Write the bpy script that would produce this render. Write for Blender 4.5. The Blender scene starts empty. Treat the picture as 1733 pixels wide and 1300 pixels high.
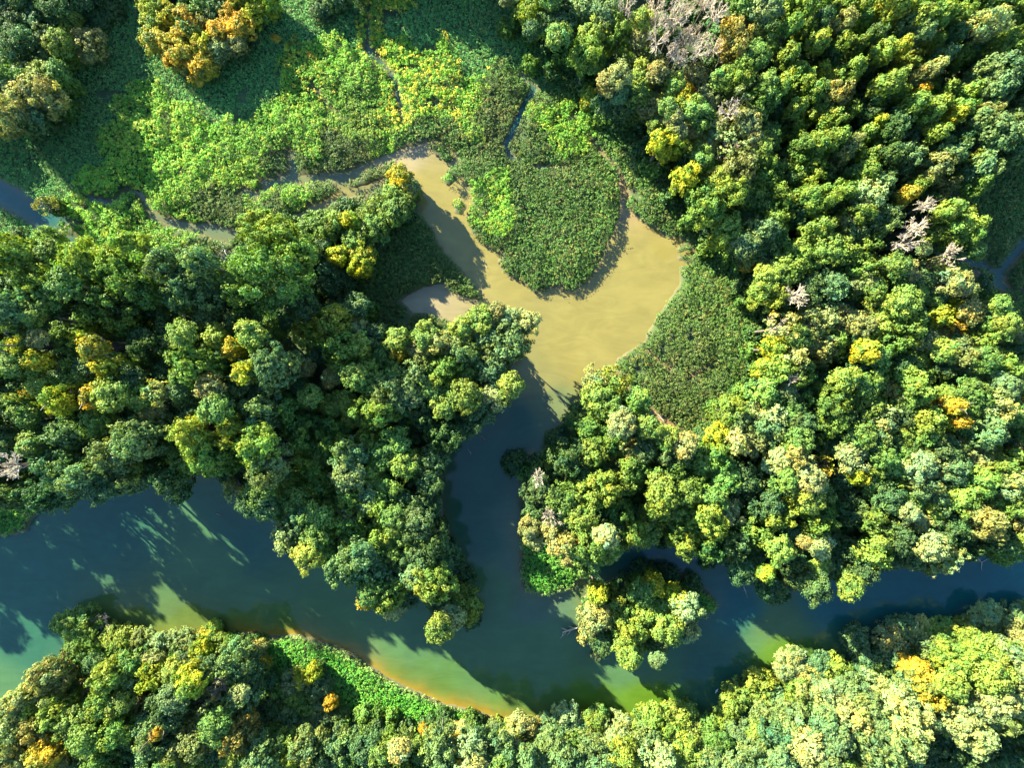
import bpy, math, random
import numpy as np

# ------------------------------------------------------------------ camera, sky, sun, exposure
SC = bpy.context.scene
COL = SC.collection
H = 120.0                                   # drone height in metres
HFOV = math.radians(73.0)
S = 2 * H * math.tan(HFOV / 2) / 1733.0     # metres on the ground per photo pixel
SUN_EL, SUN_DIR = 25.5, (-0.735, 0.678)     # towards the sun, on the map

cam = bpy.data.cameras.new('camera')
cam.sensor_width = 36.0
cam.lens = 18.0 / math.tan(HFOV / 2)
cam.clip_start, cam.clip_end = 1.0, 8000.0
camo = bpy.data.objects.new('camera', cam)
camo.location = (0, 0, H)
COL.objects.link(camo)
SC.camera = camo

world = bpy.data.worlds.new('World')
SC.world = world
world.use_nodes = True
wn = world.node_tree.nodes
sky = wn.new('ShaderNodeTexSky')
sky.sky_type = 'NISHITA'
sky.sun_disc = False
sky.sun_elevation = math.radians(SUN_EL)
sky.sun_rotation = math.atan2(SUN_DIR[0], SUN_DIR[1])
sky.ozone_density = 5.0
sky.air_density = 1.0
sky.dust_density = 0.3
wn['Background'].inputs['Strength'].default_value = 0.10
world.node_tree.links.new(sky.outputs[0], wn['Background'].inputs['Color'])

sun = bpy.data.lights.new('sun', 'SUN')
sun.energy = 5.0
sun.angle = math.radians(0.5)
sun.color = (1.0, 0.92, 0.66)
suno = bpy.data.objects.new('sun', sun)
e = math.radians(SUN_EL)
from mathutils import Vector
suno.rotation_euler = Vector((SUN_DIR[0] * math.cos(e), SUN_DIR[1] * math.cos(e), math.sin(e))).to_track_quat('Z', 'Y').to_euler()
COL.objects.link(suno)

SC.view_settings.view_transform = 'Standard'
SC.view_settings.look = 'None'
SC.view_settings.exposure = 2.78
SC.view_settings.gamma = 1.0
SC.cycles.max_bounces = 6
SC.cycles.diffuse_bounces = 2
SC.cycles.glossy_bounces = 2
SC.cycles.transmission_bounces = 3
SC.cycles.caustics_reflective = False
SC.cycles.caustics_refractive = False

# ------------------------------------------------------------------ helpers
rng = np.random.default_rng(7)
random.seed(7)


def W(px, py, z=0.0):
    """photo pixel -> metres, at height z above the water"""
    k = S * (H - z) / H
    return (px - 866.5) * k, (650.0 - py) * k


def poly(txt):
    a = np.array([float(v) for v in txt.replace(',', ' ').split()]).reshape(-1, 2)
    return a


def inside(P, X, Y):
    r = np.zeros(X.shape, bool)
    n = len(P)
    for i in range(n):
        x0, y0 = P[i]
        x1, y1 = P[(i + 1) % n]
        if y0 == y1:
            continue
        c = (y0 > Y) != (y1 > Y)
        r ^= c & (X < (x1 - x0) * (Y - y0) / (y1 - y0) + x0)
    return r


def seg_dist(P, X, Y, closed=True):
    d = np.full(X.shape, 1e9)
    n = len(P)
    for i in range(n if closed else n - 1):
        ax, ay = P[i]
        bx, by = P[(i + 1) % n]
        vx, vy = bx - ax, by - ay
        t = np.clip(((X - ax) * vx + (Y - ay) * vy) / (vx * vx + vy * vy + 1e-9), 0, 1)
        d = np.minimum(d, (X - ax - t * vx) ** 2 + (Y - ay - t * vy) ** 2)
    return np.sqrt(d)


_T = np.random.default_rng(99).random((256, 256))


def noise(X, Y, scale, seed=0):
    u, v = X / scale + seed * 17.31, Y / scale + seed * 9.77
    i, j = np.floor(u).astype(int), np.floor(v).astype(int)
    f, g = u - i, v - j
    f, g = f * f * (3 - 2 * f), g * g * (3 - 2 * g)
    a, b = _T[i % 256, j % 256], _T[(i + 1) % 256, j % 256]
    c, d = _T[i % 256, (j + 1) % 256], _T[(i + 1) % 256, (j + 1) % 256]
    return (a * (1 - f) + b * f) * (1 - g) + (c * (1 - f) + d * f) * g


def unit(v):
    return v / (np.linalg.norm(v, axis=-1, keepdims=True) + 1e-9)


def mesh_from(name, V, F, mat, col=None, smooth=False):
    """V (n,3), F (m,k) -> mesh with optional per-point colour attribute 'tint'"""
    me = bpy.data.meshes.new(name)
    k = F.shape[1]
    me.vertices.add(len(V))
    me.vertices.foreach_set('co', np.ascontiguousarray(V, np.float32).ravel())
    me.loops.add(F.size)
    me.loops.foreach_set('vertex_index', np.ascontiguousarray(F, np.int32).ravel())
    me.polygons.add(len(F))
    me.polygons.foreach_set('loop_start', np.arange(0, F.size, k, dtype=np.int32))
    me.update(calc_edges=True)
    me.polygons.foreach_set('use_smooth', np.full(len(F), smooth))
    if col is not None:
        a = me.color_attributes.new('tint', 'FLOAT_COLOR', 'POINT')
        c = np.ones((len(V), 4), np.float32)
        c[:, :3] = col
        a.data.foreach_set('color', c.ravel())
    me.materials.append(mat)
    return me


def add(name, me, parent=None, loc=(0, 0, 0)):
    o = bpy.data.objects.new(name, me)
    o.location = loc
    if parent is not None:
        o.parent = parent
    COL.objects.link(o)
    return o


def tag(o, label, cat, group=None, kind=None):
    o['label'] = label
    o['category'] = cat
    if group:
        o['group'] = group
    if kind:
        o['kind'] = kind
    return o


# ------------------------------------------------------------------ materials
def mat(name):
    m = bpy.data.materials.new(name)
    m.use_nodes = True
    nt = m.node_tree
    nt.nodes.clear()
    out = nt.nodes.new('ShaderNodeOutputMaterial')
    return m, nt, out


def leaf_mat(name, use_object_colour, translucent=0.28):
    m, nt, out = mat(name)
    N, L = nt.nodes.new, nt.links.new
    at = N('ShaderNodeAttribute')
    at.attribute_name = 'tint'
    src = at.outputs['Color']
    if use_object_colour:
        oi = N('ShaderNodeObjectInfo')
        mx = N('ShaderNodeMix')
        mx.data_type = 'RGBA'
        mx.blend_type = 'MULTIPLY'
        mx.inputs['Factor'].default_value = 1.0
        L(oi.outputs['Color'], mx.inputs['A'])
        L(src, mx.inputs['B'])
        src = mx.outputs['Result']
    p = N('ShaderNodeBsdfPrincipled')
    p.inputs['Roughness'].default_value = 0.55
    p.inputs['Specular IOR Level'].default_value = 0.3
    L(src, p.inputs['Base Color'])
    t = N('ShaderNodeBsdfTranslucent')
    tc = N('ShaderNodeMix')
    tc.data_type = 'RGBA'
    tc.blend_type = 'MULTIPLY'
    tc.inputs['Factor'].default_value = 1.0
    tc.inputs['B'].default_value = (1.1, 1.25, 0.5, 1)
    L(src, tc.inputs['A'])
    L(tc.outputs['Result'], t.inputs['Color'])
    ms = N('ShaderNodeMixShader')
    ms.inputs[0].default_value = translucent
    L(p.outputs[0], ms.inputs[1])
    L(t.outputs[0], ms.inputs[2])
    L(ms.outputs[0], out.inputs['Surface'])
    return m


def bark_mat(name, c0, c1, scale=6.0):
    m, nt, out = mat(name)
    N, L = nt.nodes.new, nt.links.new
    tc = N('ShaderNodeTexCoord')
    n = N('ShaderNodeTexNoise')
    n.inputs['Scale'].default_value = scale
    n.inputs['Detail'].default_value = 4
    L(tc.outputs['Object'], n.inputs['Vector'])
    r = N('ShaderNodeValToRGB')
    r.color_ramp.elements[0].color = (*c0, 1)
    r.color_ramp.elements[1].color = (*c1, 1)
    r.color_ramp.elements[0].position, r.color_ramp.elements[1].position = 0.3, 0.7
    L(n.outputs['Fac'], r.inputs[0])
    p = N('ShaderNodeBsdfPrincipled')
    p.inputs['Roughness'].default_value = 0.9
    L(r.outputs[0], p.inputs['Base Color'])
    L(p.outputs[0], out.inputs['Surface'])
    return m


M_CROWN = leaf_mat('crown_leaves', True, 0.3)
M_LOW = leaf_mat('low_plant_leaves', False, 0.25)
M_BARK = bark_mat('bark', (0.05, 0.04, 0.03), (0.12, 0.10, 0.08))
M_GREY = bark_mat('weathered_branches', (0.27, 0.22, 0.155), (0.52, 0.45, 0.34))
M_WHITE = bark_mat('bleached_branches', (0.42, 0.40, 0.36), (0.62, 0.60, 0.55))
M_LOG = bark_mat('dead_wood', (0.16, 0.12, 0.08), (0.34, 0.28, 0.2))

# ground
M_GROUND, nt, out = mat('marsh_soil')
N, L = nt.nodes.new, nt.links.new
tc = N('ShaderNodeTexCoord')
n1 = N('ShaderNodeTexNoise')
n1.inputs['Scale'].default_value = 0.35
n1.inputs['Detail'].default_value = 9
L(tc.outputs['Object'], n1.inputs['Vector'])
r = N('ShaderNodeValToRGB')
r.color_ramp.elements[0].color = (0.018, 0.03, 0.010, 1)
r.color_ramp.elements[1].color = (0.05, 0.085, 0.025, 1)
r.color_ramp.elements[0].position, r.color_ramp.elements[1].position = 0.3, 0.7
L(n1.outputs['Fac'], r.inputs[0])
at = N('ShaderNodeAttribute')
at.attribute_name = 'tint'
mx = N('ShaderNodeMix')
mx.data_type = 'RGBA'
L(at.outputs['Color'], mx.inputs['Factor'])
L(r.outputs[0], mx.inputs['A'])
mx.inputs['B'].default_value = (0.105, 0.085, 0.042, 1)       # bare mud along the waterline
p = N('ShaderNodeBsdfPrincipled')
p.inputs['Roughness'].default_value = 0.95
L(mx.outputs['Result'], p.inputs['Base Color'])
L(p.outputs[0], out.inputs['Surface'])

# water: silty, coloured by the sediment it carries, with a mirror of the sky on top
M_WATER, nt, out = mat('silty_water')
N, L = nt.nodes.new, nt.links.new
tc = N('ShaderNodeTexCoord')
at = N('ShaderNodeAttribute')
at.attribute_name = 'tint'
nz = N('ShaderNodeTexNoise')
nz.inputs['Scale'].default_value = 0.10
nz.inputs['Detail'].default_value = 6
nz.inputs['Distortion'].default_value = 1.2
L(tc.outputs['Object'], nz.inputs['Vector'])
mr = N('ShaderNodeMapRange')
mr.inputs['From Min'].default_value, mr.inputs['From Max'].default_value = 0.3, 0.7
mr.inputs['To Min'].default_value, mr.inputs['To Max'].default_value = 0.9, 1.1
L(nz.outputs['Fac'], mr.inputs['Value'])
nz2 = N('ShaderNodeTexNoise')
nz2.inputs['Scale'].default_value = 0.22
nz2.inputs['Detail'].default_value = 8
nz2.inputs['Roughness'].default_value = 0.62
nz2.inputs['Distortion'].default_value = 3.0
mp = N('ShaderNodeMapping')
mp.inputs['Rotation'].default_value = (0, 0, 0.7)
mp.inputs['Scale'].default_value = (0.45, 1.2, 1)
L(tc.outputs['Object'], mp.inputs['Vector'])
L(mp.outputs[0], nz2.inputs['Vector'])
mr2 = N('ShaderNodeMapRange')
mr2.inputs['From Min'].default_value, mr2.inputs['From Max'].default_value = 0.3, 0.7
mr2.inputs['To Min'].default_value, mr2.inputs['To Max'].default_value = 0.9, 1.1
L(nz2.outputs['Fac'], mr2.inputs['Value'])
mm = N('ShaderNodeMath')
mm.operation = 'MULTIPLY'
L(mr.outputs[0], mm.inputs[0])
L(mr2.outputs[0], mm.inputs[1])
mx = N('ShaderNodeMix')
mx.data_type = 'RGBA'
mx.blend_type = 'MULTIPLY'
mx.inputs['Factor'].default_value = 1.0
L(at.outputs['Color'], mx.inputs['A'])
L(mm.outputs[0], mx.inputs['B'])
nb = N('ShaderNodeTexNoise')
nb.inputs['Scale'].default_value = 1.6
nb.inputs['Detail'].default_value = 3
L(tc.outputs['Object'], nb.inputs['Vector'])
bp = N('ShaderNodeBump')
bp.inputs['Strength'].default_value = 0.05
bp.inputs['Distance'].default_value = 0.05
L(nb.outputs['Fac'], bp.inputs['Height'])
p = N('ShaderNodeBsdfPrincipled')
p.inputs['Roughness'].default_value = 0.085
p.inputs['IOR'].default_value = 1.36
L(mx.outputs['Result'], p.inputs['Base Color'])
L(bp.outputs[0], p.inputs['Normal'])
L(p.outputs[0], out.inputs['Surface'])

# ------------------------------------------------------------------ the lie of the water (photo pixels at water level)
WATER = [poly(t) for t in (
    # the river with the inlet and the pond
    '''-900,905 -60,905 20,906 45,900 58,874 100,838 170,808 300,798 385,800 400,830 470,860 492,895 540,925 590,950 625,995 665,1015
    715,990 745,1035 785,1035 800,1010 785,970 768,930 752,890 748,840 750,790 770,750 800,722 845,690 868,650 862,610 850,580 800,560
    775,552 755,540 730,532 700,530 678,508 715,486 752,480 768,496 800,508 818,506 800,480 775,450 752,430 735,395 715,365 705,330 700,300
    680,285 655,270 655,258 690,249 718,246 735,262 757,275 780,262 776,278 757,288 750,306 757,318 772,303 782,300 796,322 800,345 788,368
    795,388 812,415 842,430 852,425 836,440 852,462 885,482 905,497 940,487 948,478 952,492 968,492 985,483 1002,468 1015,440 1030,410
    1045,375 1050,345 1046,310 1055,303 1064,330 1058,350 1075,368 1110,390 1130,402 1156,398 1146,425 1150,480 1130,512 1110,537 1097,560
    1090,580 1070,590 1043,607 1040,622 1052,642 1064,655 1100,688 1132,712 1165,738 1155,745 1120,722 1090,700 1055,668 1030,655 1000,655
    985,680 962,705 932,745 912,768 885,780 870,800 882,830 886,870 878,905 880,965 884,998 930,1007 965,995 990,970 1005,945 1060,925
    1110,915 1160,925 1200,940 1250,965 1300,985 1340,985 1400,968 1460,945 1530,935 1600,938 1680,922 1760,905 2700,850 2700,1010 1800,1030
    1733,1045 1640,1062 1560,1075 1500,1100 1450,1135 1400,1135 1350,1150 1290,1180 1235,1215 1150,1222 1080,1220 1000,1228 930,1228 870,1222
    800,1203 750,1190 700,1168 650,1142 610,1112 560,1088 500,1073 455,1073 446,1084 437,1070 400,1072 330,1078 260,1082 170,1082 130,1075
    105,1110 70,1145 42,1170 25,1200 0,1235 -60,1290 -900,1500''',
    # dark channel at the left edge
    '-700,200 -60,290 0,303 40,325 75,345 112,352 120,375 98,396 140,402 150,412 110,412 60,385 0,350 -60,350 -700,300',
)]
ISLANDS = [poly(t) for t in (
    '985,1012 1008,992 1050,972 1110,958 1160,968 1195,998 1217,1026 1190,1046 1150,1062 1085,1082 1020,1078 985,1062',
    '757,455 770,448 782,470 800,482 806,498 785,500 766,492 756,482',
    '768,345 780,338 788,350 782,365 770,360',
    '604,300 625,283 660,275 680,285 676,298 640,312 612,312',
)]
STREAMS = [(w, poly(t)) for w, t in (
    (7, '150,335 185,342 205,338 215,323 238,326 248,345 262,366 300,380'),
    (11, '285,376 330,388 355,386'), (20, '350,388 390,400'), (12, '385,400 415,392 440,388'), (12, '350,440 385,435 400,425'),
    (7, '412,325 440,332 462,312'), (13, '450,312 490,302 505,303'), (9, '498,302 492,258'),
    (10, '500,305 545,302 590,296 620,282 660,268'),
    (11, '500,375 545,348 585,328 625,318 660,302'), (9, '582,328 578,306 610,296'),
    (5, '627,22 622,78 633,98 652,112 667,135 675,165 684,208'),
    (7, '905,150 892,168 880,195 866,225 856,248 866,268'), (4, '905,150 880,128'),
    (5, '532,148 552,178 576,196'), (3, '1000,240 1020,262 1040,282 1052,306'), (4, '985,180 965,205 940,212'),
    (10, '1733,410 1712,435 1690,465 1668,490 1640,520'), (7, '1690,465 1660,445 1625,440'), (5, '1733,490 1710,492 1690,480'),
    (5, '1092,592 1115,610 1135,622'), (5, '1200,618 1172,636'), (4, '980,270 960,282 900,285'), (5, '830,440 850,432'),
    (6, '775,268 745,240 720,244'), (5, '1148,430 1175,428'), (5, '1148,445 1170,448'), (4, '1146,412 1168,410'),
)]


def to_m(P):
    return np.stack([(P[:, 0] - 866.5) * S, (650 - P[:, 1]) * S], 1)


WATER_M, ISLANDS_M = [to_m(a) for a in WATER], [to_m(a) for a in ISLANDS]
STREAMS_M = [((w * 1.05 + 2.5 if w > 6 else w * 0.7 + 1.2) * S, to_m(a)) for w, a in STREAMS]


def water_depth_map(X, Y):
    """signed distance to the waterline in metres: positive on water"""
    wob = (noise(X, Y, 2.2, 1) - 0.5) * 1.1 + (noise(X, Y, 0.9, 2) - 0.5) * 0.7
    d = np.full(X.shape, -1e9)
    for P in WATER_M:
        s = seg_dist(P, X, Y)
        d = np.maximum(d, np.where(inside(P, X, Y), s, -s))
    for P in ISLANDS_M:
        s = seg_dist(P, X, Y)
        d = np.minimum(d, np.where(inside(P, X, Y), -s, s))
    for w, P in STREAMS_M:
        d = np.maximum(d, (w * 0.5 - seg_dist(P, X, Y, False)) + wob * 0.15)
    return d + wob * np.clip(np.abs(d) / 0.8, 0.25, 1)


def axis(half, step, far):
    a = np.arange(0, half, step)
    b = half + (np.linspace(0, 1, 26) ** 3) * (far - half)
    a = np.concatenate([a, b])
    return np.concatenate([-a[:0:-1], a])


GX, GY = axis(104, 0.45, 3000), axis(82, 0.45, 3000)
X, Y = np.meshgrid(GX, GY)
SD = water_depth_map(X, Y)
nx, ny = len(GX), len(GY)
ii = np.arange(ny - 1)[:, None] * nx + np.arange(nx - 1)[None, :]
GRID_F = np.stack([ii, ii + 1, ii + nx + 1, ii + nx], -1).reshape(-1, 4)


def ground_z(sd, X, Y):
    land = 0.10 + 0.5 * np.clip(-sd / 3.0, 0, 1) + 0.25 * (noise(X, Y, 6, 3) - 0.4) * np.clip(-sd / 2, 0, 1)
    return np.where(sd > 0, np.maximum(-0.05 - 0.45 * sd, -2.5), land)


Z = ground_z(SD, X, Y)
mud = np.clip(1 - np.abs(SD) / 0.55, 0, 1)[..., None] * np.ones(3)
ground = add('ground', mesh_from('ground', np.stack([X, Y, Z], -1).reshape(-1, 3), GRID_F, M_GROUND, mud.reshape(-1, 3), True))
tag(ground, 'dark marshy ground of the river meadow under grass and wood', 'ground', kind='structure')


def sdf_at(x, y):
    """bilinear lookup of the waterline distance on the regular middle of the grid"""
    u = np.clip(np.interp(x, GX, np.arange(nx)), 0, nx - 1.001)
    v = np.clip(np.interp(y, GY, np.arange(ny)), 0, ny - 1.001)
    i, j = u.astype(int), v.astype(int)
    f, g = u - i, v - j
    return (SD[j, i] * (1 - f) + SD[j, i + 1] * f) * (1 - g) + (SD[j + 1, i] * (1 - f) + SD[j + 1, i + 1] * f) * g


def idw(px, py, pts, vals, p=3.0, soft=20.0):
    w = np.zeros(px.shape)
    o = np.zeros(px.shape + (vals.shape[1],))
    for (x, y), v in zip(pts, vals):
        k = 1.0 / (((px - x) ** 2 + (py - y) ** 2 + soft * soft) ** (p / 2))
        w += k
        o += k[..., None] * v
    return o / w[..., None]


PX, PY = X / S + 866.5, 650 - Y / S
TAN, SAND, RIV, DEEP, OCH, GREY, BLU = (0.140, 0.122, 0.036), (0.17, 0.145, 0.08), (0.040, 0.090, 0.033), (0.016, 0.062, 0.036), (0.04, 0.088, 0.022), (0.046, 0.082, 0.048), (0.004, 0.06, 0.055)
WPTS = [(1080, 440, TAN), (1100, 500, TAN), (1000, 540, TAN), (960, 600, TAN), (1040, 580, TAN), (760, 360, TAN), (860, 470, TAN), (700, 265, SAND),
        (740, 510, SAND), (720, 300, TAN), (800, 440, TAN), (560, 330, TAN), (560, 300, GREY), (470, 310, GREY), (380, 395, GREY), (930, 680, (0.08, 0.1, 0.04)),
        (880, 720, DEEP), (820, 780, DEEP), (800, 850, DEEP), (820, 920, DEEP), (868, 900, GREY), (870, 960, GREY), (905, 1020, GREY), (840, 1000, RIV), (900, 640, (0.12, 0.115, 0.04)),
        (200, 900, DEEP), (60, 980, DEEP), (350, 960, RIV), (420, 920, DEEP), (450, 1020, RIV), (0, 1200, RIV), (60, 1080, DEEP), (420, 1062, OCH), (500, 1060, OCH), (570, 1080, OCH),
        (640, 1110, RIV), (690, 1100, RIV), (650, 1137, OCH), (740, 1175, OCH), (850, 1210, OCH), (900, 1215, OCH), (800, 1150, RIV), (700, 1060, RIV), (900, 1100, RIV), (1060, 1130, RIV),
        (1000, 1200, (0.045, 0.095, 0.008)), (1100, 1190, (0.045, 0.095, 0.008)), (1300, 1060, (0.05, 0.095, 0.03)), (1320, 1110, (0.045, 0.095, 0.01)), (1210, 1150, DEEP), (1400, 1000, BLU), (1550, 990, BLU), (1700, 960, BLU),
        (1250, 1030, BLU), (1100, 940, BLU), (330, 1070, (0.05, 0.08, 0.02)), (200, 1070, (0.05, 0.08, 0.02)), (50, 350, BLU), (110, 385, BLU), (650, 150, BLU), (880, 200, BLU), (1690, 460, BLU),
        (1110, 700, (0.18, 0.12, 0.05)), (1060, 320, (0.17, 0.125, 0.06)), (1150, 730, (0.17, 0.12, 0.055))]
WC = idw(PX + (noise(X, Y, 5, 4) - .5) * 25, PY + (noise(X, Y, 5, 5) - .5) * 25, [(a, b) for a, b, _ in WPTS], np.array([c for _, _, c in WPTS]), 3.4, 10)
shoal = np.exp(-np.maximum(SD, 0) / 1.3) * np.clip(idw(PX, PY, [(430, 1065), (520, 1075), (600, 1100), (700, 1165), (800, 1200), (900, 1220), (1000, 1220), (350, 1075), (1300, 1120), (600, 1020), (900, 1130), (1100, 1100), (700, 1060), (1060, 1180), (200, 1000), (880, 950), (900, 700), (1050, 500), (0, 1000), (0, 1250)],
                np.array([[1], [1], [1], [.9], [1], [1], [.8], [.6], [.3], [.1], [0], [0], [0], [.2], [0], [.25], [0], [0], [0], [0]], float), 4, 10)[..., 0], 0, 1)
WC = WC * (1 - shoal[..., None]) + np.array([0.165, 0.105, 0.014]) * shoal[..., None]
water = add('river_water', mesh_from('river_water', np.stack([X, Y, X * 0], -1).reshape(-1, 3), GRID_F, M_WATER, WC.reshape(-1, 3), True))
tag(water, 'dark teal river opening into a silty tan pond between woods and marsh', 'water', kind='structure')


# ------------------------------------------------------------------ foliage
def leaf_quads(C, Nrm, size, aspect, g):
    """diamond leaves at C facing Nrm"""
    n = len(C)
    Nrm = unit(Nrm)
    t = unit(np.cross(Nrm, g.normal(size=(n, 3))))
    b = np.cross(Nrm, t)
    s = (size * g.uniform(0.7, 1.3, n))[:, None]
    V = np.stack([C + t * s, C + b * s * aspect, C - t * s, C - b * s * aspect], 1)
    V[:, 0] -= Nrm * s * 0.25
    V[:, 2] -= Nrm * s * 0.25
    return V.reshape(-1, 3), np.arange(n * 4).reshape(-1, 4)


def clumps(C, D, rc, m, leaf, g, rand=0.38, up=0.2):
    """m leaves on a dome round each clump centre C, opening along D"""
    n = len(C)
    d = unit(g.normal(size=(n, m, 3)) + D[:, None, :] * 0.9)
    rr = (rc if np.ndim(rc) else np.full(n, rc))[:, None, None] * g.uniform(0.45, 1.2, (n, m, 1))
    P = C[:, None, :] + d * rr
    nr = d * 0.9 + D[:, None, :] * 0.2 + g.normal(size=(n, m, 3)) * rand * 0.7
    nr[..., 2] += up
    return leaf_quads(P.reshape(-1, 3), nr.reshape(-1, 3), leaf, 0.62, g)


def clump_tint(n, m, g, spread=0.22, warm=0.2):
    v = 1 + g.normal(size=(n, 1)) * spread * 0.6
    w = np.clip(g.normal(size=(n, 1)) * warm, -0.5, 0.9)
    c = np.concatenate([v * (1 + w * 0.55), v * (1 + w * 0.12), v * (1 - w * 0.35)], 1)
    c = np.repeat(c[:, None, :], m, 1) * (1 + g.normal(size=(n, m, 1)) * 0.12)
    c = np.clip(c, 0.35, 2.2)
    return np.repeat(c.reshape(-1, 3), 4, 0)


def crown_data(R, style, seed):
    g = np.random.default_rng(seed)
    if style == 'fine':
        Hc, rl, nl, rc, leaf, m, inset = 1.7 * R, 0.34 * R, 20, 0.42, 0.19, 14, 0.66
    elif style == 'oak':
        Hc, rl, nl, rc, leaf, m, inset = 1.6 * R, 0.205 * R, 46, 0.46, 0.175, 19, 0.79
    elif style == 'sparse':
        Hc, rl, nl, rc, leaf, m, inset = 1.7 * R, 0.28 * R, 10, 0.42, 0.20, 8, 0.68
    elif style == 'bush':
        Hc, rl, nl, rc, leaf, m, inset = 1.1 * R, 0.42 * R, 8, 0.36, 0.20, 12, 0.55
    elif style == 'slim':
        Hc, rl, nl, rc, leaf, m, inset = 2.8 * R, 0.36 * R, 19, 0.41, 0.165, 18, 0.65
    else:
        Hc, rl, nl, rc, leaf, m, inset = 1.9 * R, 0.26 * R, 28, 0.43, 0.165, 19, 0.74
    k = np.arange(nl) + 0.5
    zz = 1 - 1.55 * k / nl
    ph = k * 2.39996 + g.uniform(0, 6.28)
    dirs = np.stack([np.cos(ph) * np.sqrt(1 - np.minimum(zz * zz, 1)), np.sin(ph) * np.sqrt(1 - np.minimum(zz * zz, 1)), zz], 1)
    dirs = unit(dirs + g.normal(size=dirs.shape) * 0.22)
    ax = np.array([R * inset, R * inset, Hc * 0.40])
    c0 = np.array([0, 0, Hc * 0.42])
    lob = c0 + dirs * ax * g.uniform(0.62, 1.2, (nl, 1)) * np.array([g.uniform(.85, 1.15), g.uniform(.85, 1.15), 1])
    lr = rl * g.uniform(0.6, 1.35, nl)
    Cs, Ds, Ts = [], [], []
    for i in range(nl):
        n = max(7, int((2.1 if style != 'sparse' else 1.0) * (lr[i] / rc) ** 2 * 1.5))
        d = unit(g.normal(size=(n * 2, 3)))
        score = d @ dirs[i] + d[:, 2] * 0.5 + g.normal(size=n * 2) * 0.35
        d = d[np.argsort(-score)[:n]]
        c = lob[i] + d * lr[i] * (g.uniform(0.55, 1.08, (n, 1)) + (g.random((n, 1)) < 0.12) * g.uniform(.15, .5, (n, 1))) * np.array([1, 1, 0.9])
        lt = (1 + g.normal() * 0.10) * np.array([1 + (w_ := g.normal() * 0.16), 1 + w_ * .25, 1 - w_ * .6])
        if style == 'gold' and g.random() < 0.2:
            lt = np.array([.38, .62, 1.3])
        Ts.append(np.repeat(lt[None], n, 0))
        Cs.append(c)
        Ds.append(unit(d + dirs[i] * 0.3))
    if style != 'sparse':                     # inner foliage that keeps the crown from being hollow
        n = int(5 * R * R)
        d = unit(g.normal(size=(n, 3)) + np.array([0, 0, 0.5]))
        Cs.append(c0 + d * np.array([R * .55, R * .55, Hc * .33]) * g.uniform(.5, 1, (n, 1)))
        Ds.append(d)
        Ts.append(np.full((n, 3), 0.95))
    C, D = np.concatenate(Cs), np.concatenate(Ds)
    C[:, 2] = np.maximum(C[:, 2], 0.05 * Hc)
    V, F = clumps(C, D, rc * g.uniform(0.55, 1.4, len(C)), m, leaf, g)
    return V, F, np.clip(clump_tint(len(C), m, g) * np.repeat(np.concatenate(Ts), m * 4, 0), .2, 2.4), Hc


def tube(path, r0, r1, sides=5):
    path = np.asarray(path, float)
    n = len(path)
    V, F = [], []
    for i in range(n):
        t = path[min(i + 1, n - 1)] - path[max(i - 1, 0)]
        t = t / (np.linalg.norm(t) + 1e-9)
        a = np.cross(t, [0.31, 0.87, 0.2])
        a /= np.linalg.norm(a) + 1e-9
        b = np.cross(t, a)
        r = r0 + (r1 - r0) * i / (n - 1)
        for s in range(sides):
            w = 2 * math.pi * s / sides
            V.append(path[i] + r * (math.cos(w) * a + math.sin(w) * b))
    for i in range(n - 1):
        for s in range(sides):
            q = i * sides
            F.append((q + s, q + (s + 1) % sides, q + sides + (s + 1) % sides, q + sides + s))
    return np.array(V), np.array(F)


def join(parts):
    Vs, Fs, o = [], [], 0
    for V, F in parts:
        Vs.append(V)
        Fs.append(F + o)
        o += len(V)
    return np.concatenate(Vs), np.concatenate(Fs)


def bend(a, b, g, amt=0.12, n=4):
    a, b = np.asarray(a, float), np.asarray(b, float)
    L_ = np.linalg.norm(b - a)
    t = np.linspace(0, 1, n)[:, None]
    return a + (b - a) * t + np.sin(t * math.pi) * g.normal(size=3) * amt * L_ * 0.5 + g.normal(size=(n, 3)) * amt * L_ * 0.08 * (t > 0) * (t < 1)


def trunk_mesh(seed):
    """unit trunk: 1 m tall to the crown's foot, limbs reach 0.5 m further; scaled per tree"""
    g = np.random.default_rng(seed)
    parts = [tube(bend((0, 0, -0.04), (0.02, 0.01, 1.0), g, 0.05, 6), 0.024, 0.014, 7)]
    for i in range(6):
        a = i * 1.05 + g.uniform(0, 0.6)
        z = g.uniform(0.72, 1.0)
        q = g.uniform(0.07, 0.14)
        parts.append(tube(bend((0.02 * z, 0.01 * z, z), (q * math.cos(a), q * math.sin(a), z + g.uniform(.22, .42)), g, .2), 0.009, 0.003, 5))
    return mesh_from('trunk', *join(parts), M_BARK, None, True)


def bare_data(R, seed, dense=1.0):
    """branch fan of a leafless crown, foot at z=0"""
    g = np.random.default_rng(seed)
    parts = []

    def grow(p, d, L_, r, lev):
        q = p + d * L_
        parts.append(tube(bend(p, q, g, 0.16, 4 if lev < 2 else 3), r, max(r * 0.5, 0.014), 4))
        if lev >= 3:
            return
        for _ in range(int((3, 5, 4)[lev] * dense + 0.5)):
            t = g.uniform(0.35, 1.0)
            nd = unit(d + g.normal(size=3) * 0.48 + np.array([0, 0, 0.12]))
            grow(p + d * L_ * t, nd, L_ * g.uniform(0.45, 0.72), max(r * 0.5, 0.02), lev + 1)
    n = 7
    for i in range(n):
        a = i * 6.283 / n + g.uniform(-.4, .4)
        tilt = g.uniform(0.35, 1.1)
        d = np.array([math.cos(a) * math.sin(tilt), math.sin(a) * math.sin(tilt), math.cos(tilt)])
        grow(np.zeros(3), d, R * 0.62, 0.085, 0)
    V, F = join(parts)
    return V, F, 1.25 * R


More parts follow.
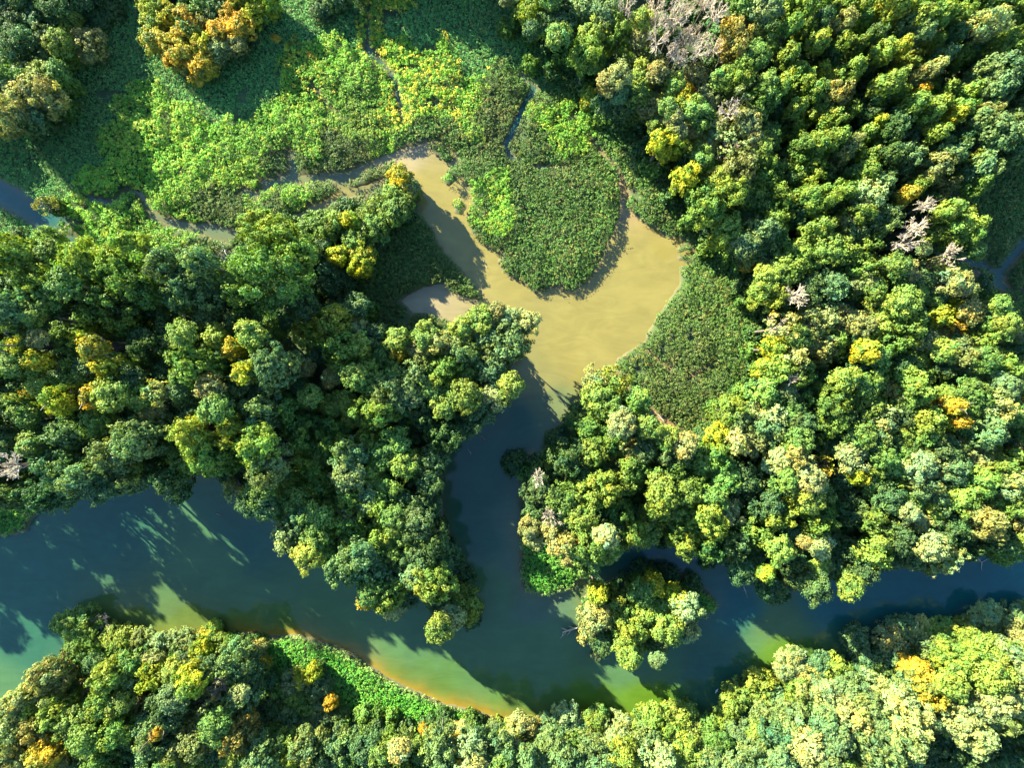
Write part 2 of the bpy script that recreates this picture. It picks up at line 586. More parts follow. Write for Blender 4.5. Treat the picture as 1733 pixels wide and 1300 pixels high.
BINS = {'gold': (1.3, 2.2, 3.2), 'round': (1.5, 2.2, 3.0, 4.0, 5.2), 'oak': (3.4, 4.6, 6.2), 'fine': (2.4, 3.6, 5.0), 'sparse': (1.6, 2.4, 3.2), 'slim': (1.3, 1.8, 2.5), 'bush': (0.9, 1.6, 2.6), 'bare': (1.4, 2.2, 3.0)}
NVAR = {'gold': 4, 'round': 6, 'oak': 3, 'fine': 3, 'sparse': 3, 'slim': 5, 'bush': 3, 'bare': 4}
_cache = {}


def proto(style, R):
    b = min(BINS[style], key=lambda v: abs(math.log(v / R)))
    v = int(rng.integers(NVAR[style]))
    key = (style, b, v)
    if key not in _cache:
        seed = hash((len(style) * 7 + ord(style[0]), int(b * 10), v)) % 100000
        if style == 'bare':
            V, F, Hc = bare_data(b, seed)
            _cache[key] = (mesh_from('bare_branches', V, F, M_GREY, None, True), Hc, None)
        else:
            V, F, c, Hc = crown_data(b, style, seed)
            br = None
            if style == 'sparse':
                bV, bF, _ = bare_data(b * 0.98, seed + 1, 0.8)
                br = mesh_from('branches', bV, bF, M_GREY, None, True)
            _cache[key] = (mesh_from('leafy_crown', V, F, M_CROWN, c), Hc, br)
            _cache[('raw',) + key] = (V, F, c)
    return _cache[key] + (R / b, key)


TRUNKS = [trunk_mesh(50 + i) for i in range(4)]
COLS = {'g': (.098, .175, .026), 'd': (.052, .105, .026), 'b': (.105, .175, .055), 'l': (.152, .225, .030), 'y': (.265, .29, .018), 'o': (.35, .25, .02),
        'p': (.235, .270, .085), 'k': (.180, .190, .050), 'w': (.13, .18, .02)}
CNAME = {'g': 'mid green', 'd': 'dark green', 'b': 'grey-green', 'l': 'yellow-green', 'y': 'yellow', 'o': 'golden orange', 'p': 'pale cream-green', 'k': 'dull khaki', 'w': 'fresh green'}

# one tree per entry: photo x, y of its crown, crown radius, colour[, style letter, height]
STY = {'R': 'round', 'O': 'oak', 'F': 'fine', 'S': 'sparse', 'B': 'bare', 'U': 'bush', 'N': 'slim'}
TREES = '''
25,30,35,d 70,25,35,d 115,30,32,d 160,25,35,d 190,20,18,d 30,80,35,d 75,75,32,d 120,40,20,w 105,75,22,w 125,82,16,l 150,75,30,k 65,100,30,d 15,140,30,g 45,130,25,p 35,165,40,p,O 70,155,32,k 85,165,28,p 20,200,35,k 55,195,32,b 75,130,22,l 100,130,22,g 5,100,25,d 78,345,20,k,S,7 -15,170,32,g -10,40,34,d 100,5,30,d 150,-12,30,d 40,-10,32,d
258,15,26,y 262,45,20,y 265,68,22,o 315,45,32,o 325,55,17,l 305,80,28,o 335,105,30,o 300,98,20,o 390,40,26,o 375,60,20,o 408,50,22,o 400,76,16,k 430,15,28,y 320,12,25,g 355,15,30,d 368,82,22,k 285,30,20,y 350,118,14,o 345,80,18,y 415,-8,24,y 455,5,16,y
465,62,8,o,U,2.5 525,92,8,o,U,2.5 487,80,7,y,U,2 545,5,25,d 570,-10,22,d 543,113,6,o,U,2 556,114,5,o,U,2 500,70,9,w,U,2 535,122,6,y,U,2
50,440,34,l 90,420,30,l 110,445,25,g 165,450,32,l 235,440,38,l,O 222,470,32,g 335,490,50,b,F 300,455,26,b,F 360,450,26,b,F 465,405,50,l,O 455,470,60,g,O 500,440,35,l 195,525,55,g,O 50,490,28,d 30,520,30,d,F 70,488,25,b 100,480,28,l 60,535,38,b,F 98,538,17,l 115,510,22,g 12,560,28,p 82,588,14,y 110,578,14,k 173,575,16,y 196,593,18,o 220,622,24,y 108,615,16,y 76,615,25,g 42,608,28,g 145,600,28,g 14,635,26,k 55,650,28,b 107,650,18,l 160,642,22,g 138,673,22,y 70,678,28,l 90,667,12,o 194,673,18,o 225,667,25,l 267,673,18,l 294,663,20,p,S 284,695,18,p 10,690,22,b 7,718,14,y 80,700,22,g 242,515,30,d 263,497,28,g 270,594,28,d 263,577,22,d 339,570,20,l 384,573,17,l 346,625,40,g,O 419,594,16,o 447,570,24,l 478,622,38,b,F 438,630,19,y 381,656,20,k 526,566,26,l 568,545,28,l 582,587,26,l 526,622,14,k 568,640,14,k 495,493,20,k 571,481,15,w,U,4 495,535,22,d 140,725,45,b,F 258,738,38,b,F 212,767,32,b 122,790,35,b 65,784,28,k,B 250,790,22,w 228,805,28,b 284,798,26,d 160,805,28,b 40,750,18,d 17,775,28,d 88,750,18,g 35,830,32,d 194,712,22,l 346,730,30,l 365,770,28,l 443,690,38,b,O 490,695,30,g 410,730,30,l 450,750,32,l 398,770,26,g 467,785,32,b 519,735,34,g,O 533,778,32,l 568,685,20,l 537,670,16,l 571,722,28,g 582,760,30,g 495,815,30,l 540,818,30,l 457,822,22,g 400,826,20,p,S,9 332,778,24,g 312,812,26,d 15,470,30,d 8,430,30,d 150,490,24,g 290,530,28,d 305,570,24,d 330,660,20,d 395,610,26,d 300,630,24,d 180,620,20,d 255,640,22,d 20,585,22,d 30,720,22,d 310,720,26,d 425,650,22,d 350,690,22,d 390,690,24,g 520,520,24,d 540,600,20,d 505,660,20,d 610,520,18,d 420,545,28,d 370,535,24,d -15,520,30,g -15,610,28,g -12,700,26,d -15,440,30,d -12,790,30,d 90,835,26,d 195,815,24,d 130,835,22,d
612,556,12,p 678,577,18,l 726,570,18,l 712,594,20,k 678,601,14,o 750,587,28,p 782,594,28,b 813,545,24,l 840,532,14,k 861,545,24,p 892,549,20,p 782,556,14,l 858,580,42,b,F 830,566,24,b 764,622,26,g 733,625,24,l 830,625,24,b 847,656,30,b 833,674,24,p 865,652,18,l 788,622,22,g 709,639,26,b 678,639,22,g 664,663,28,b 640,694,34,l,O 698,667,24,b 747,663,30,l 754,684,24,l 692,687,28,g 788,670,24,w 681,722,28,d 719,701,28,d 595,680,16,l 602,705,20,l 629,732,26,l 674,750,24,l 653,767,24,g 595,767,28,b 705,784,24,g 685,784,20,l 733,781,24,d 754,736,28,d 782,715,24,d 629,798,24,l 595,802,24,b 660,826,24,g 705,815,26,d 730,815,22,d 612,587,20,l 629,625,22,l 581,615,18,l 640,570,20,d 610,640,22,g 640,655,20,g 810,700,24,d 560,765,24,g 600,840,26,l 625,840,22,b 565,845,26,g 690,850,24,d 720,850,24,d 655,600,20,g 735,655,22,g
678,305,24,y 692,318,16,k 667,332,18,l 646,360,28,g 598,377,16,y 664,360,24,g 681,350,20,g 581,352,20,d,U,4 555,385,26,g 577,435,18,y 615,431,24,y 612,452,18,y 540,420,24,g 600,410,20,g 568,374,14,l 635,385,24,g 560,460,22,d 620,370,20,w 530,385,24,g
567,878,28,l 595,871,26,b 643,860,26,l 598,902,30,g 647,909,34,l,O 688,895,24,l 674,923,24,g 612,940,30,b 591,954,28,b 643,954,26,b 692,943,24,d 733,912,28,d 745,898,20,k,S,9 674,971,26,b 712,968,22,b 733,978,34,l,O 657,1002,32,l 626,1009,15,o 636,988,22,g 671,1020,20,p 692,999,20,d 768,960,20,d 785,980,20,d,U,4 785,1023,30,l 747,1051,24,g 795,1047,20,d 754,1015,24,d 754,940,22,d 716,936,24,d 712,881,24,d 674,871,22,g 500,900,26,p 535,930,24,l 545,905,24,g 520,870,24,d 560,930,22,l 510,845,22,g 550,870,22,g 465,850,22,d 440,845,20,d 770,1035,18,p 725,865,22,d,U,4
1014,649,28,p 1038,656,32,l 1076,677,18,l 1045,715,22,p 1010,673,24,l 972,705,7,y,U,3 1007,729,30,g 1031,746,26,g 1000,764,24,l 965,718,20,d,U,4 944,743,24,d,U,5 962,774,30,d 1059,767,26,k 1072,788,26,g 1110,812,18,l 1093,722,20,g 1131,764,26,b 1121,739,18,l 1149,750,22,p 1020,826,34,l,O 989,833,26,l 1024,798,24,d 909,803,16,k,B 872,784,24,d,U,4 910,826,24,d 1114,840,26,l 1059,815,26,g 1142,791,26,g 1060,700,20,w 1085,760,20,d 990,800,22,d 940,800,22,d,U,5 950,840,24,g 1030,690,22,g
930,867,22,k,B 896,888,15,k 906,905,20,k 930,895,17,k 941,912,17,p 962,909,20,k,S 962,938,13,k 979,871,22,l 986,892,24,l 979,930,20,l 1000,919,26,g 1020,898,18,p 1027,930,20,l 993,947,18,g 1007,871,26,d 1041,860,26,g 1041,892,22,d 1066,902,26,g 1093,898,24,g 1062,871,24,d 1110,864,28,l 1142,860,24,l 1152,905,22,l 910,862,22,d 950,870,22,d
1010,999,16,y 1007,1044,28,p 1045,1016,26,l 1052,1044,28,l 1083,999,20,l 1107,988,18,y 1090,1030,24,l 996,1072,20,p 1072,1065,26,l 1059,1089,22,l 1062,1106,17,l 1104,1051,24,l 1107,1108,12,b 1010,1108,11,p,S,4 1017,1085,20,d 1121,1016,22,g 1138,1006,18,y 1128,1058,24,l 1145,1044,26,p 1158,1022,22,p 1114,1085,20,d 1163,1066,15,p 1090,968,20,d,U,3 1130,975,22,d,U,3 1060,985,18,d,U,3 1175,992,18,d,U,2.5 1085,1000,20,g
1168,878,32,l,O 1195,878,28,l 1157,916,26,l 1195,916,28,g 1223,867,24,p 1268,898,34,l,O 1237,919,26,d 1306,923,22,l 1316,864,28,l 1375,874,34,w,O 1375,919,18,p 1341,907,10,k 1282,961,13,y 1306,992,30,d 1254,961,22,d 1334,943,28,d 1375,954,16,l 1368,988,24,d 1424,985,22,l 1427,930,28,d 1465,933,26,l 1469,912,12,l 1420,871,26,d 1479,888,30,g 1455,867,24,d 1517,860,14,p 1541,878,16,p 1555,916,22,p 1535,930,24,d 1583,943,26,k,F 1569,857,22,l 1607,892,26,d 1652,881,30,k 1625,871,14,p 1620,925,26,d 1694,926,30,g 1718,881,18,k 1718,912,18,l 1673,905,26,d 1635,902,24,d 1202,957,14,d,U,3 1223,952,10,k,B,2 1270,940,22,d 1330,900,22,d 1400,905,22,d 1400,955,22,d 1510,905,24,d 1500,940,22,d 1585,890,20,d 1748,890,28,g 1748,840,26,l 1450,960,20,d 1340,975,22,d 1560,945,20,d
1285,31,24,k 1507,17,26,l 1344,28,26,l 1382,42,18,b 1417,48,16,k 1452,42,15,l 1375,80,17,l 1415,81,15,l 1446,83,18,g 1521,55,20,b 1545,68,16,b 1580,35,18,l 1607,40,16,l 1649,55,24,p,F 1680,83,18,l 1718,28,18,o 1701,42,18,l 1680,139,42,b,F 1670,166,32,b,F 1718,97,20,g 1483,97,16,l 1509,92,13,y 1531,111,20,l 1583,104,17,b 1618,100,20,l 1569,83,14,l 1548,138,20,k 1566,126,14,p 1434,125,20,l 1500,149,22,l 1483,156,18,l 1590,163,22,l 1628,163,17,l 1618,190,22,l 1573,187,16,l 1559,204,16,l 1597,208,15,y 1656,201,20,k 1510,166,14,l 1545,163,14,o 1410,163,28,k 1393,138,26,l 1348,138,28,l 1327,138,14,l 1372,166,18,g 1337,194,15,l 1375,194,24,g 1400,211,22,l 1431,194,18,l 1458,232,16,l 1474,216,12,y 1479,239,12,g 1531,242,22,b 1566,235,14,l 1521,263,24,b 1375,249,20,l 1400,246,20,l 1427,253,22,k 1462,273,22,l 1403,270,22,k 1362,291,30,l 1455,298,20,l 1479,315,20,b 1531,280,20,b 1417,329,18,l 1372,339,28,l 1458,343,26,p 1541,322,18,l 1517,339,14,o 1573,294,24,k 1593,319,20,k 1628,280,16,l 1673,235,26,b 1652,287,24,b 1645,315,20,g 1687,263,26,d 1704,222,28,b 1725,249,22,b 1718,194,24,k 1638,215,22,b 1583,364,16,l 1573,398,24,l 1618,391,32,l,O 1538,360,20,k,B 1524,395,24,k,B 1510,419,22,k,B 1483,374,28,b 1445,367,24,l 1417,384,18,p 1434,398,26,b 1375,395,26,l 1465,415,24,g 1355,422,24,l 1389,429,22,l 1306,381,28,l 1282,402,36,b,F 1223,391,24,l 1240,412,20,l 1188,350,34,l,O 1154,308,24,y 1213,409,16,y 1175,253,18,l 1137,253,20,y 1157,173,18,o 1171,142,18,k 1143,187,14,l 1244,142,28,l 1237,76,30,k 1285,87,22,l 1282,173,26,g 1306,163,14,l 1285,156,14,l 1323,107,14,l 1355,59,18,l 1327,59,14,l 1289,239,24,g 1240,180,26,k,S 1223,204,22,k,B 1251,222,24,k 1192,211,14,y 1230,253,26,p,S 1261,249,14,k 1272,263,22,l 1247,291,26,k 1216,277,20,p 1313,291,24,g 1292,301,26,g 1316,343,28,g 1261,336,24,g 1223,332,28,l 1341,222,18,l 1513,215,22,d
1147,35,28,k,B 1185,21,26,k,B 1171,69,28,k,B 1154,83,24,k,B 1199,45,24,k,B 1199,97,20,k,B 1143,118,18,k,B 1055,31,20,k,B 1100,28,26,k,B 1110,52,26,k,B 1107,87,24,k,B 1135,48,26,k,B 1128,111,18,k,B 1170,110,20,k,B
903,24,30,l 927,14,18,l 986,24,22,b 1000,73,20,l 1041,66,26,l 989,100,26,l 1000,114,18,g 951,62,24,d 941,80,18,g 899,69,13,d 858,14,10,k 934,45,20,d 1083,138,22,l 1076,83,14,k 1079,55,14,l 1041,145,20,k 1027,156,18,k 1024,180,20,d 996,163,13,y,R,5 994,177,10,y,R,4 1045,166,20,b 1107,138,16,k 1128,149,10,y 1076,173,20,g 1093,187,18,k 1055,187,20,d 1145,180,16,y 1114,249,18,y 1121,263,15,y 1135,239,14,k 1114,222,12,k 1100,229,10,l 1015,15,24,d 1020,40,22,b 960,20,22,d 880,-5,24,d 940,-12,26,g 1210,5,24,d 1250,20,24,g 1250,50,22,d 1215,60,22,d 1310,55,20,d 1240,110,20,d 1265,110,22,g 1320,15,22,l 1310,200,22,d 1265,205,20,g 1350,90,22,d 1400,105,20,d 1435,10,24,l 1470,10,24,g 1470,70,18,d 1550,20,22,d 1545,45,16,l 1640,15,22,g 1690,10,20,d 1600,70,18,d 1640,85,20,d 1650,110,20,d 1700,120,18,g 1460,120,18,d 1470,180,20,d 1460,200,18,d 1530,190,18,g 1500,230,20,d 1410,235,18,d 1350,255,20,g 1330,270,22,d 1495,270,20,d 1595,240,18,d 1600,265,22,b 1560,265,18,d 1595,290,18,d 1620,245,18,d 1725,140,20,d 1728,60,18,g 1690,180,20,d 1560,340,18,d 1330,310,20,d 1390,310,20,d 1430,300,18,d 1500,345,18,d 1495,300,18,d 1340,370,22,d 1400,360,20,d 1280,350,22,g 1260,370,20,d 1190,300,18,l 1205,230,16,k 1175,210,18,g 1190,180,18,k 1215,150,18,l 1180,280,16,g 1210,310,20,l 1165,230,16,k 1740,180,24,b 1740,10,24,g 1745,110,22,g 1560,0,20,l 1360,5,22,l 1390,0,20,g 1620,-8,22,l 1680,-8,20,g 1120,180,16,g 1135,160,14,l 1120,200,14,g 1105,165,16,d 1165,200,16,l 1130,215,14,k 1190,260,14,p
1263,448,12,o,R,7 1294,497,28,l 1284,476,20,l 1389,490,36,b,F 1330,507,28,k,B 1362,525,20,k 1358,556,22,k,S 1382,545,26,p 1312,556,26,p,S 1301,590,18,y 1287,625,16,y,R,7 1327,611,30,p,F 1313,622,26,l 1322,642,12,k,B 1322,663,20,p 1281,663,24,l 1231,697,26,l 1241,714,20,b 1298,712,38,p,F 1296,729,28,b 1207,738,22,y 1209,764,28,l 1237,746,20,p,S 1268,746,24,k 1143,764,26,b 1175,812,26,l 1220,805,24,l 1154,829,20,l 1251,809,24,d 1278,816,30,d,O 1306,777,22,p 1334,774,28,p 1355,805,24,p 1313,809,20,l 1355,840,24,l 1382,788,26,o,S 1427,767,24,p 1438,798,18,y 1396,694,44,g,O 1375,684,28,d 1410,712,34,d,O 1375,729,24,d 1348,632,28,g 1372,615,26,d 1400,584,28,l 1389,597,28,k 1413,642,22,l 1445,597,18,y 1465,608,20,g 1497,532,26,l 1507,514,24,l 1524,556,26,l 1469,518,20,l 1479,552,22,l 1497,584,26,l 1535,608,20,l 1559,518,24,g 1597,525,22,y 1566,539,16,y 1549,577,20,k 1573,573,16,k 1597,563,26,o,S 1628,570,26,k,S 1659,563,28,l 1677,552,20,l 1701,566,14,k 1614,601,30,k 1573,597,18,l 1663,604,14,p,S 1684,622,28,l 1711,597,26,b 1663,521,14,l 1659,639,24,l 1635,639,28,b 1673,653,22,b 1718,649,18,l 1718,687,18,o,S 1728,722,16,k,B 1666,684,28,p 1652,722,34,b,F 1673,722,28,b 1718,760,22,k 1694,781,28,l 1718,788,26,l 1704,815,28,p 1635,774,24,p 1652,777,22,k 1642,812,22,l 1607,819,20,l 1594,791,22,b 1566,791,28,p 1538,784,22,p 1510,805,26,l 1497,781,22,g 1555,822,28,b 1576,836,24,b 1607,840,24,l 1549,746,24,g 1566,757,28,b 1555,712,26,l 1552,732,22,l 1587,715,14,y 1601,712,12,o 1607,746,24,k 1479,712,30,p 1458,684,24,l 1500,663,30,k 1531,656,28,l 1549,635,24,l 1524,677,24,g 1583,667,18,l 1566,677,11,o 1590,687,12,o 1618,663,22,g 1614,691,24,l 1632,677,22,g 1472,743,28,b 1507,732,18,l 1476,767,22,g 1555,549,14,l 1521,469,18,p 1503,487,22,g 1538,431,10,k 1587,435,22,k,B 1569,459,20,k,S 1587,480,24,p,S 1600,487,18,k 1618,448,12,k,B,7 1642,466,10,k,B,6 1656,497,18,k,B,5 1607,403,20,l 1420,428,26,l 1330,455,26,l 1341,435,24,l 1355,452,24,g 1445,455,26,g 1483,455,20,g 1497,455,18,g 1438,493,20,l 1445,480,18,k 1462,493,20,g 1305,445,24,d 1254,421,22,b 1294,428,28,b 1306,414,24,g 1417,545,24,k 1445,552,20,k 1362,587,12,k 1384,584,14,p,S 1316,470,22,g 1400,450,24,d 1420,465,22,d 1360,490,20,d 1420,520,22,d 1450,525,20,d 1430,570,20,d 1340,575,22,g 1380,640,22,d 1350,660,24,d 1330,690,26,d 1326,700,20,g 1345,720,24,d 1335,745,22,g 1400,750,24,d 1440,735,22,g 1450,650,24,g 1440,620,20,d 1470,640,20,l 1480,690,20,d 1510,700,22,d 1520,620,20,d 1580,620,20,d 1590,640,18,d 1600,590,18,d 1640,610,20,g 1700,640,20,d 1690,670,22,d 1700,700,20,g 1720,735,18,g 1690,745,20,d 1620,720,20,g 1590,760,20,d 1520,760,22,d 1500,750,20,d 1450,780,20,d 1415,800,22,d 1470,810,24,g 1490,840,24,d 1530,845,22,g 1400,835,26,d 1430,835,22,d 1380,830,20,g 1320,835,22,d 1290,850,24,d 1240,840,24,d 1200,840,24,g 1180,780,20,g 1170,850,22,d 1640,845,24,g 1680,850,24,l 1710,850,22,g 1740,780,24,l 1740,620,24,g 1742,690,22,g 1520,530,18,d 1540,545,18,d 1530,500,18,g 1550,480,18,d 1480,580,20,d 1460,575,18,d 1500,620,20,g 1570,500,18,d 1620,530,18,k 1640,540,18,d 1620,500,14,k,S 1630,430,14,g
114,1058,26,l 138,1054,28,g 135,1085,28,l 135,1113,26,g 173,1054,20,k,B 194,1089,30,l 211,1082,18,l 239,1096,28,b 270,1089,18,p 270,1113,16,k 308,1092,30,b 364,1061,13,y,R,6 353,1082,18,y,R,7 343,1099,20,y 374,1089,14,l 398,1117,34,b,O 436,1099,14,k 443,1120,12,o 336,1141,26,y 305,1134,24,l 267,1137,24,y 256,1155,22,p,S 215,1130,18,k,B 194,1141,26,l 222,1151,28,b 222,1175,20,w 94,1144,32,k,O 69,1155,26,p 149,1165,30,k,S 114,1175,26,k,S 45,1182,28,p 187,1182,28,l 107,1200,26,l 239,1196,28,k,S 346,1189,30,p,S 377,1155,22,k,B 412,1175,32,b,O 419,1162,14,p 464,1177,21.6,l 454,1153,13.5,d 495,1160,23.4,p 512,1146,18,y 533,1135,13.5,y 540,1167,23.4,b 492,1187,18,l 519,1198,21.6,g 502,1201,10.8,k,B 478,1214,28,b 561,1187,11.7,o 540,1217,28,b 505,1234,24,b 409,1234,32,k,O 332,1234,32,k,O 336,1252,26,k 287,1220,10,o 263,1227,28,b 270,1266,30,b 208,1231,28,l 194,1248,24,l 166,1234,22,l 80,1224,28,k 31,1224,26,p 45,1259,28,k 93,1266,26,o 17,1286,28,k 114,1279,24,k 149,1272,26,b 7,1248,26,b 301,1272,12,w 332,1279,26,l 402,1279,16,l 447,1272,30,b 485,1272,28,l 526,1262,30,b 568,1266,28,b 547,1290,26,b 242,1290,26,d 290,1180,26,d 300,1200,24,d 430,1140,22,d 140,1210,24,g 240,1240,22,d 370,1260,24,d 380,1210,24,g 440,1200,22,d 180,1280,26,g 210,1290,22,l 400,1295,24,g 290,1295,24,g 360,1120,20,d 310,1165,22,b 230,1120,20,g 170,1120,20,d 120,1145,20,d 60,1195,24,g 10,1215,22,l 450,1240,20,d 575,1235,20,d
615,1208,12.8,l 612,1240,13.6,l 574,1212,14,d 588,1259,28,b 622,1255,24,d 681,1247,17,p 692,1241,10.2,p 719,1229,8.5,o 674,1262,26,g 740,1244,23.8,b 770,1235,11,p 784,1231,12.8,p 743,1262,30,b 795,1254,23.8,p 802,1265,28,b 778,1272,24,o 858,1254,20.4,l 878,1224,16,p 892,1227,14,k 861,1259,20,p 837,1237,15.3,b 847,1272,26,b 910,1245,30,p 941,1238,28,b 958,1217,22,p 927,1269,28,b 969,1259,30,b 975,1238,24,b 1007,1227,26,l 1014,1210,14,l 1045,1238,28,p 1048,1262,28,p 1000,1269,28,b 1100,1231,32,l 1110,1214,22,l 1135,1214,22,l 1090,1259,28,b 1128,1245,28,l 1059,1286,28,l 1114,1283,26,p 698,1283,26,g 629,1283,26,b 674,1290,26,g 889,1290,26,b 958,1290,26,b 802,1290,24,p 650,1258,17,g 640,1238,17,d 715,1258,17,g 820,1248,18.7,g 750,1290,24,b 850,1295,24,g 1010,1295,24,b 590,1295,24,g 720,1275,20,d
1452,1085,22,b 1472,1124,28,b 1510,1085,28,p 1528,1065,22,b 1566,1075,30,p 1594,1072,28,l 1632,1072,24,l 1670,1044,26,p 1715,1047,28,b 1697,1072,30,b 1652,1089,28,l 1625,1117,30,l 1576,1106,28,b 1541,1127,16,o 1552,1144,24,o 1514,1113,24,b 1562,1168,20,o 1524,1158,24,b 1594,1144,26,l 1673,1106,30,l 1715,1120,30,p 1659,1137,26,l 1701,1155,30,p 1715,1182,26,p 1341,1124,30,p 1389,1137,32,b,F 1417,1134,22,l 1289,1158,26,l 1282,1179,26,l 1251,1182,24,l 1233,1224,22,l 1237,1196,18,l 1355,1165,26,l 1375,1162,30,p 1434,1175,30,b 1479,1162,26,p 1403,1182,28,p 1434,1210,36,p,O 1465,1196,26,b 1514,1189,26,p 1542,1203,34,p,O 1524,1224,32,p 1618,1203,44,p,O 1645,1189,30,p 1597,1186,22,p 1673,1203,28,b 1635,1234,32,p 1666,1175,26,p 1299,1217,28,b 1341,1224,30,b,O 1386,1220,26,b 1320,1248,28,b 1358,1255,26,p 1403,1241,26,b 1458,1252,32,b,O 1503,1255,28,b 1254,1245,26,b 1278,1234,16,l 1161,1217,24,l 1147,1245,28,l 1178,1241,22,k 1157,1266,26,l 1580,1259,26,d,R,10 1652,1255,32,d,R,10 1704,1231,30,d,R,10 1704,1276,28,d,R,10 1611,1283,28,d,R,10 1562,1290,26,d,R,10 1652,1286,28,d,R,10 1417,1286,18,l 1271,1272,26,b 1306,1279,26,b 1355,1283,26,b 1465,1290,28,b 1195,1290,26,b 1507,1286,26,b 1210,1260,24,g 1200,1235,22,g 1240,1285,24,b 1390,1285,24,b 1310,1185,24,b 1330,1195,24,l 1480,1225,24,b 1425,1150,22,b 1600,1100,22,g 1740,1080,28,p 1745,1140,28,p 1745,1200,28,l 1745,1045,26,b 1430,1260,24,b 1740,1250,28,d 1490,1140,22,g 1640,1160,22,g 1700,1100,22,g
'''


HERO = [  # photo x, y and how one would point to it
    (335, 105, 'the frontmost golden tree of the meadow'), (258, 15, 'the tall yellow tree by the meadow'), (430, 15, 'the bright yellow tree above the meadow'),
    (120, 40, 'the yellowish tree in corner shade'), (35, 165, 'the pale tree by the shaded meadow'), (678, 305, 'the yellow tree leaning over the creek'),
    (615, 431, 'the yellow tree behind the pond'), (455, 470, 'the biggest crown of the west wood'), (335, 490, 'the grey-green tree beside the biggest crown'),
    (196, 593, 'the orange tree in the west wood'), (346, 625, 'the round oak among yellow crowns'), (140, 725, 'the silvery round tree by the river'),
    (65, 784, 'the bare tree in the west wood'), (400, 826, 'the pale tree overhanging the river'), (438, 630, 'the yellow tree amid the west wood'),
    (478, 622, 'the grey-green tree beside a yellow one'), (858, 580, 'the silvery tree at the pond mouth'), (892, 549, 'the pale tree jutting over the pond'),
    (847, 656, 'the rounded tree over the inlet'), (640, 694, 'the spreading tree of the peninsula'), (678, 601, 'the orange tree on the peninsula'),
    (785, 1023, 'the pale tree at the peninsula tip'), (626, 1009, 'the golden tip over the river'), (733, 978, 'the light tree near the peninsula tip'),
    (1045, 715, 'the cream tree beside the tan stream'), (1038, 656, 'the lit tree at the stream mouth'), (909, 803, 'the bare tree at the inlet mouth'),
    (930, 867, 'the bleached tree at the inlet'), (1020, 826, 'the spreading tree east of the inlet'), (1010, 999, 'the yellow tree on the island'),
    (1072, 1065, 'the tree mid island'), (1138, 1006, 'the golden tree on the island'), (1268, 898, 'the spreading tree above the island'),
    (1375, 874, 'the deep green tree above the river'), (1583, 943, 'the brownish tree drooping over the river'), (1469, 912, 'the bright tuft above the river'),
    (1154, 308, 'the round yellow tree by the marsh'), (1114, 249, 'the small yellow tree by the marsh'), (1188, 350, 'the lime green tree by the marsh'),
    (1282, 402, 'the feathery tree beside the marsh'), (1294, 497, 'the lone light tree at the marsh'), (1389, 490, 'the grey-green dome in the east wood'),
    (1330, 507, 'the bare tree by the grey-green dome'), (1618, 391, 'the yellow-green tree at the dark glade'), (1656, 497, 'the white bare tree at the glade'),
    (1680, 139, 'the big feathery tree in the northeast'), (1396, 694, 'the dark oak in the east wood'), (1298, 712, 'the pale feathery tree by the marsh'),
    (1209, 764, 'the lime tree where the stream ends'), (1652, 722, 'the silvery tree in the east wood'), (1500, 663, 'the khaki tree in the east wood'),
    (1171, 69, 'the largest bare tree of the grove'), (1041, 66, 'the bright tree beside the bare grove'), (903, 24, 'the bright tree at the dark meadow'),
    (1509, 92, 'the yellow tuft in the northeast'), (1301, 590, 'the yellow tree at the east marsh'), (1597, 563, 'the rusty tree in the east wood'),
    (1322, 642, 'the white bare tree by the marsh'), (343, 1099, 'the tallest golden tree by the reeds'), (336, 1141, 'the yellow tree behind the reeds'),
    (114, 1058, 'the corner tree over the river'), (173, 1054, 'the bare tree by the corner tree'), (512, 1146, 'the yellow tree beside the reed bank'),
    (346, 1189, 'the cream bare-topped tree'), (94, 1144, 'the khaki tree by the river'), (409, 1234, 'the broad khaki tree'),
    (782, 1227, 'the pale tree at the reed tip'), (1100, 1231, 'the light tree on the south bank'), (1251, 1182, 'the lit tree at the lit shallows'),
    (1341, 1124, 'the cream tree above the lit shallows'), (1434, 1210, 'the pale dome on the south bank'), (1618, 1203, 'the largest pale dome'),
    (1552, 1144, 'the orange tree on the south bank'), (1542, 1203, 'the whitish dome on the south bank'), (1510, 1085, 'the pale tree by the log shade'),
    (1389, 1137, 'the feathery tree on the south bank'), (1574, 294, 'the greyish tree near the glade'), (1362, 291, 'the round tree mid northeast'),
    (1240, 180, 'the pinkish half-bare tree'), (1485, 97, 'the slim tree by the yellow tuft'), (541, 8, 'the dark tree at the top edge'),
    (465, 62, 'the round golden bush'), (785, 980, 'the dark bush at the peninsula'), (78, 345, 'the browning tree in the channel'),
]
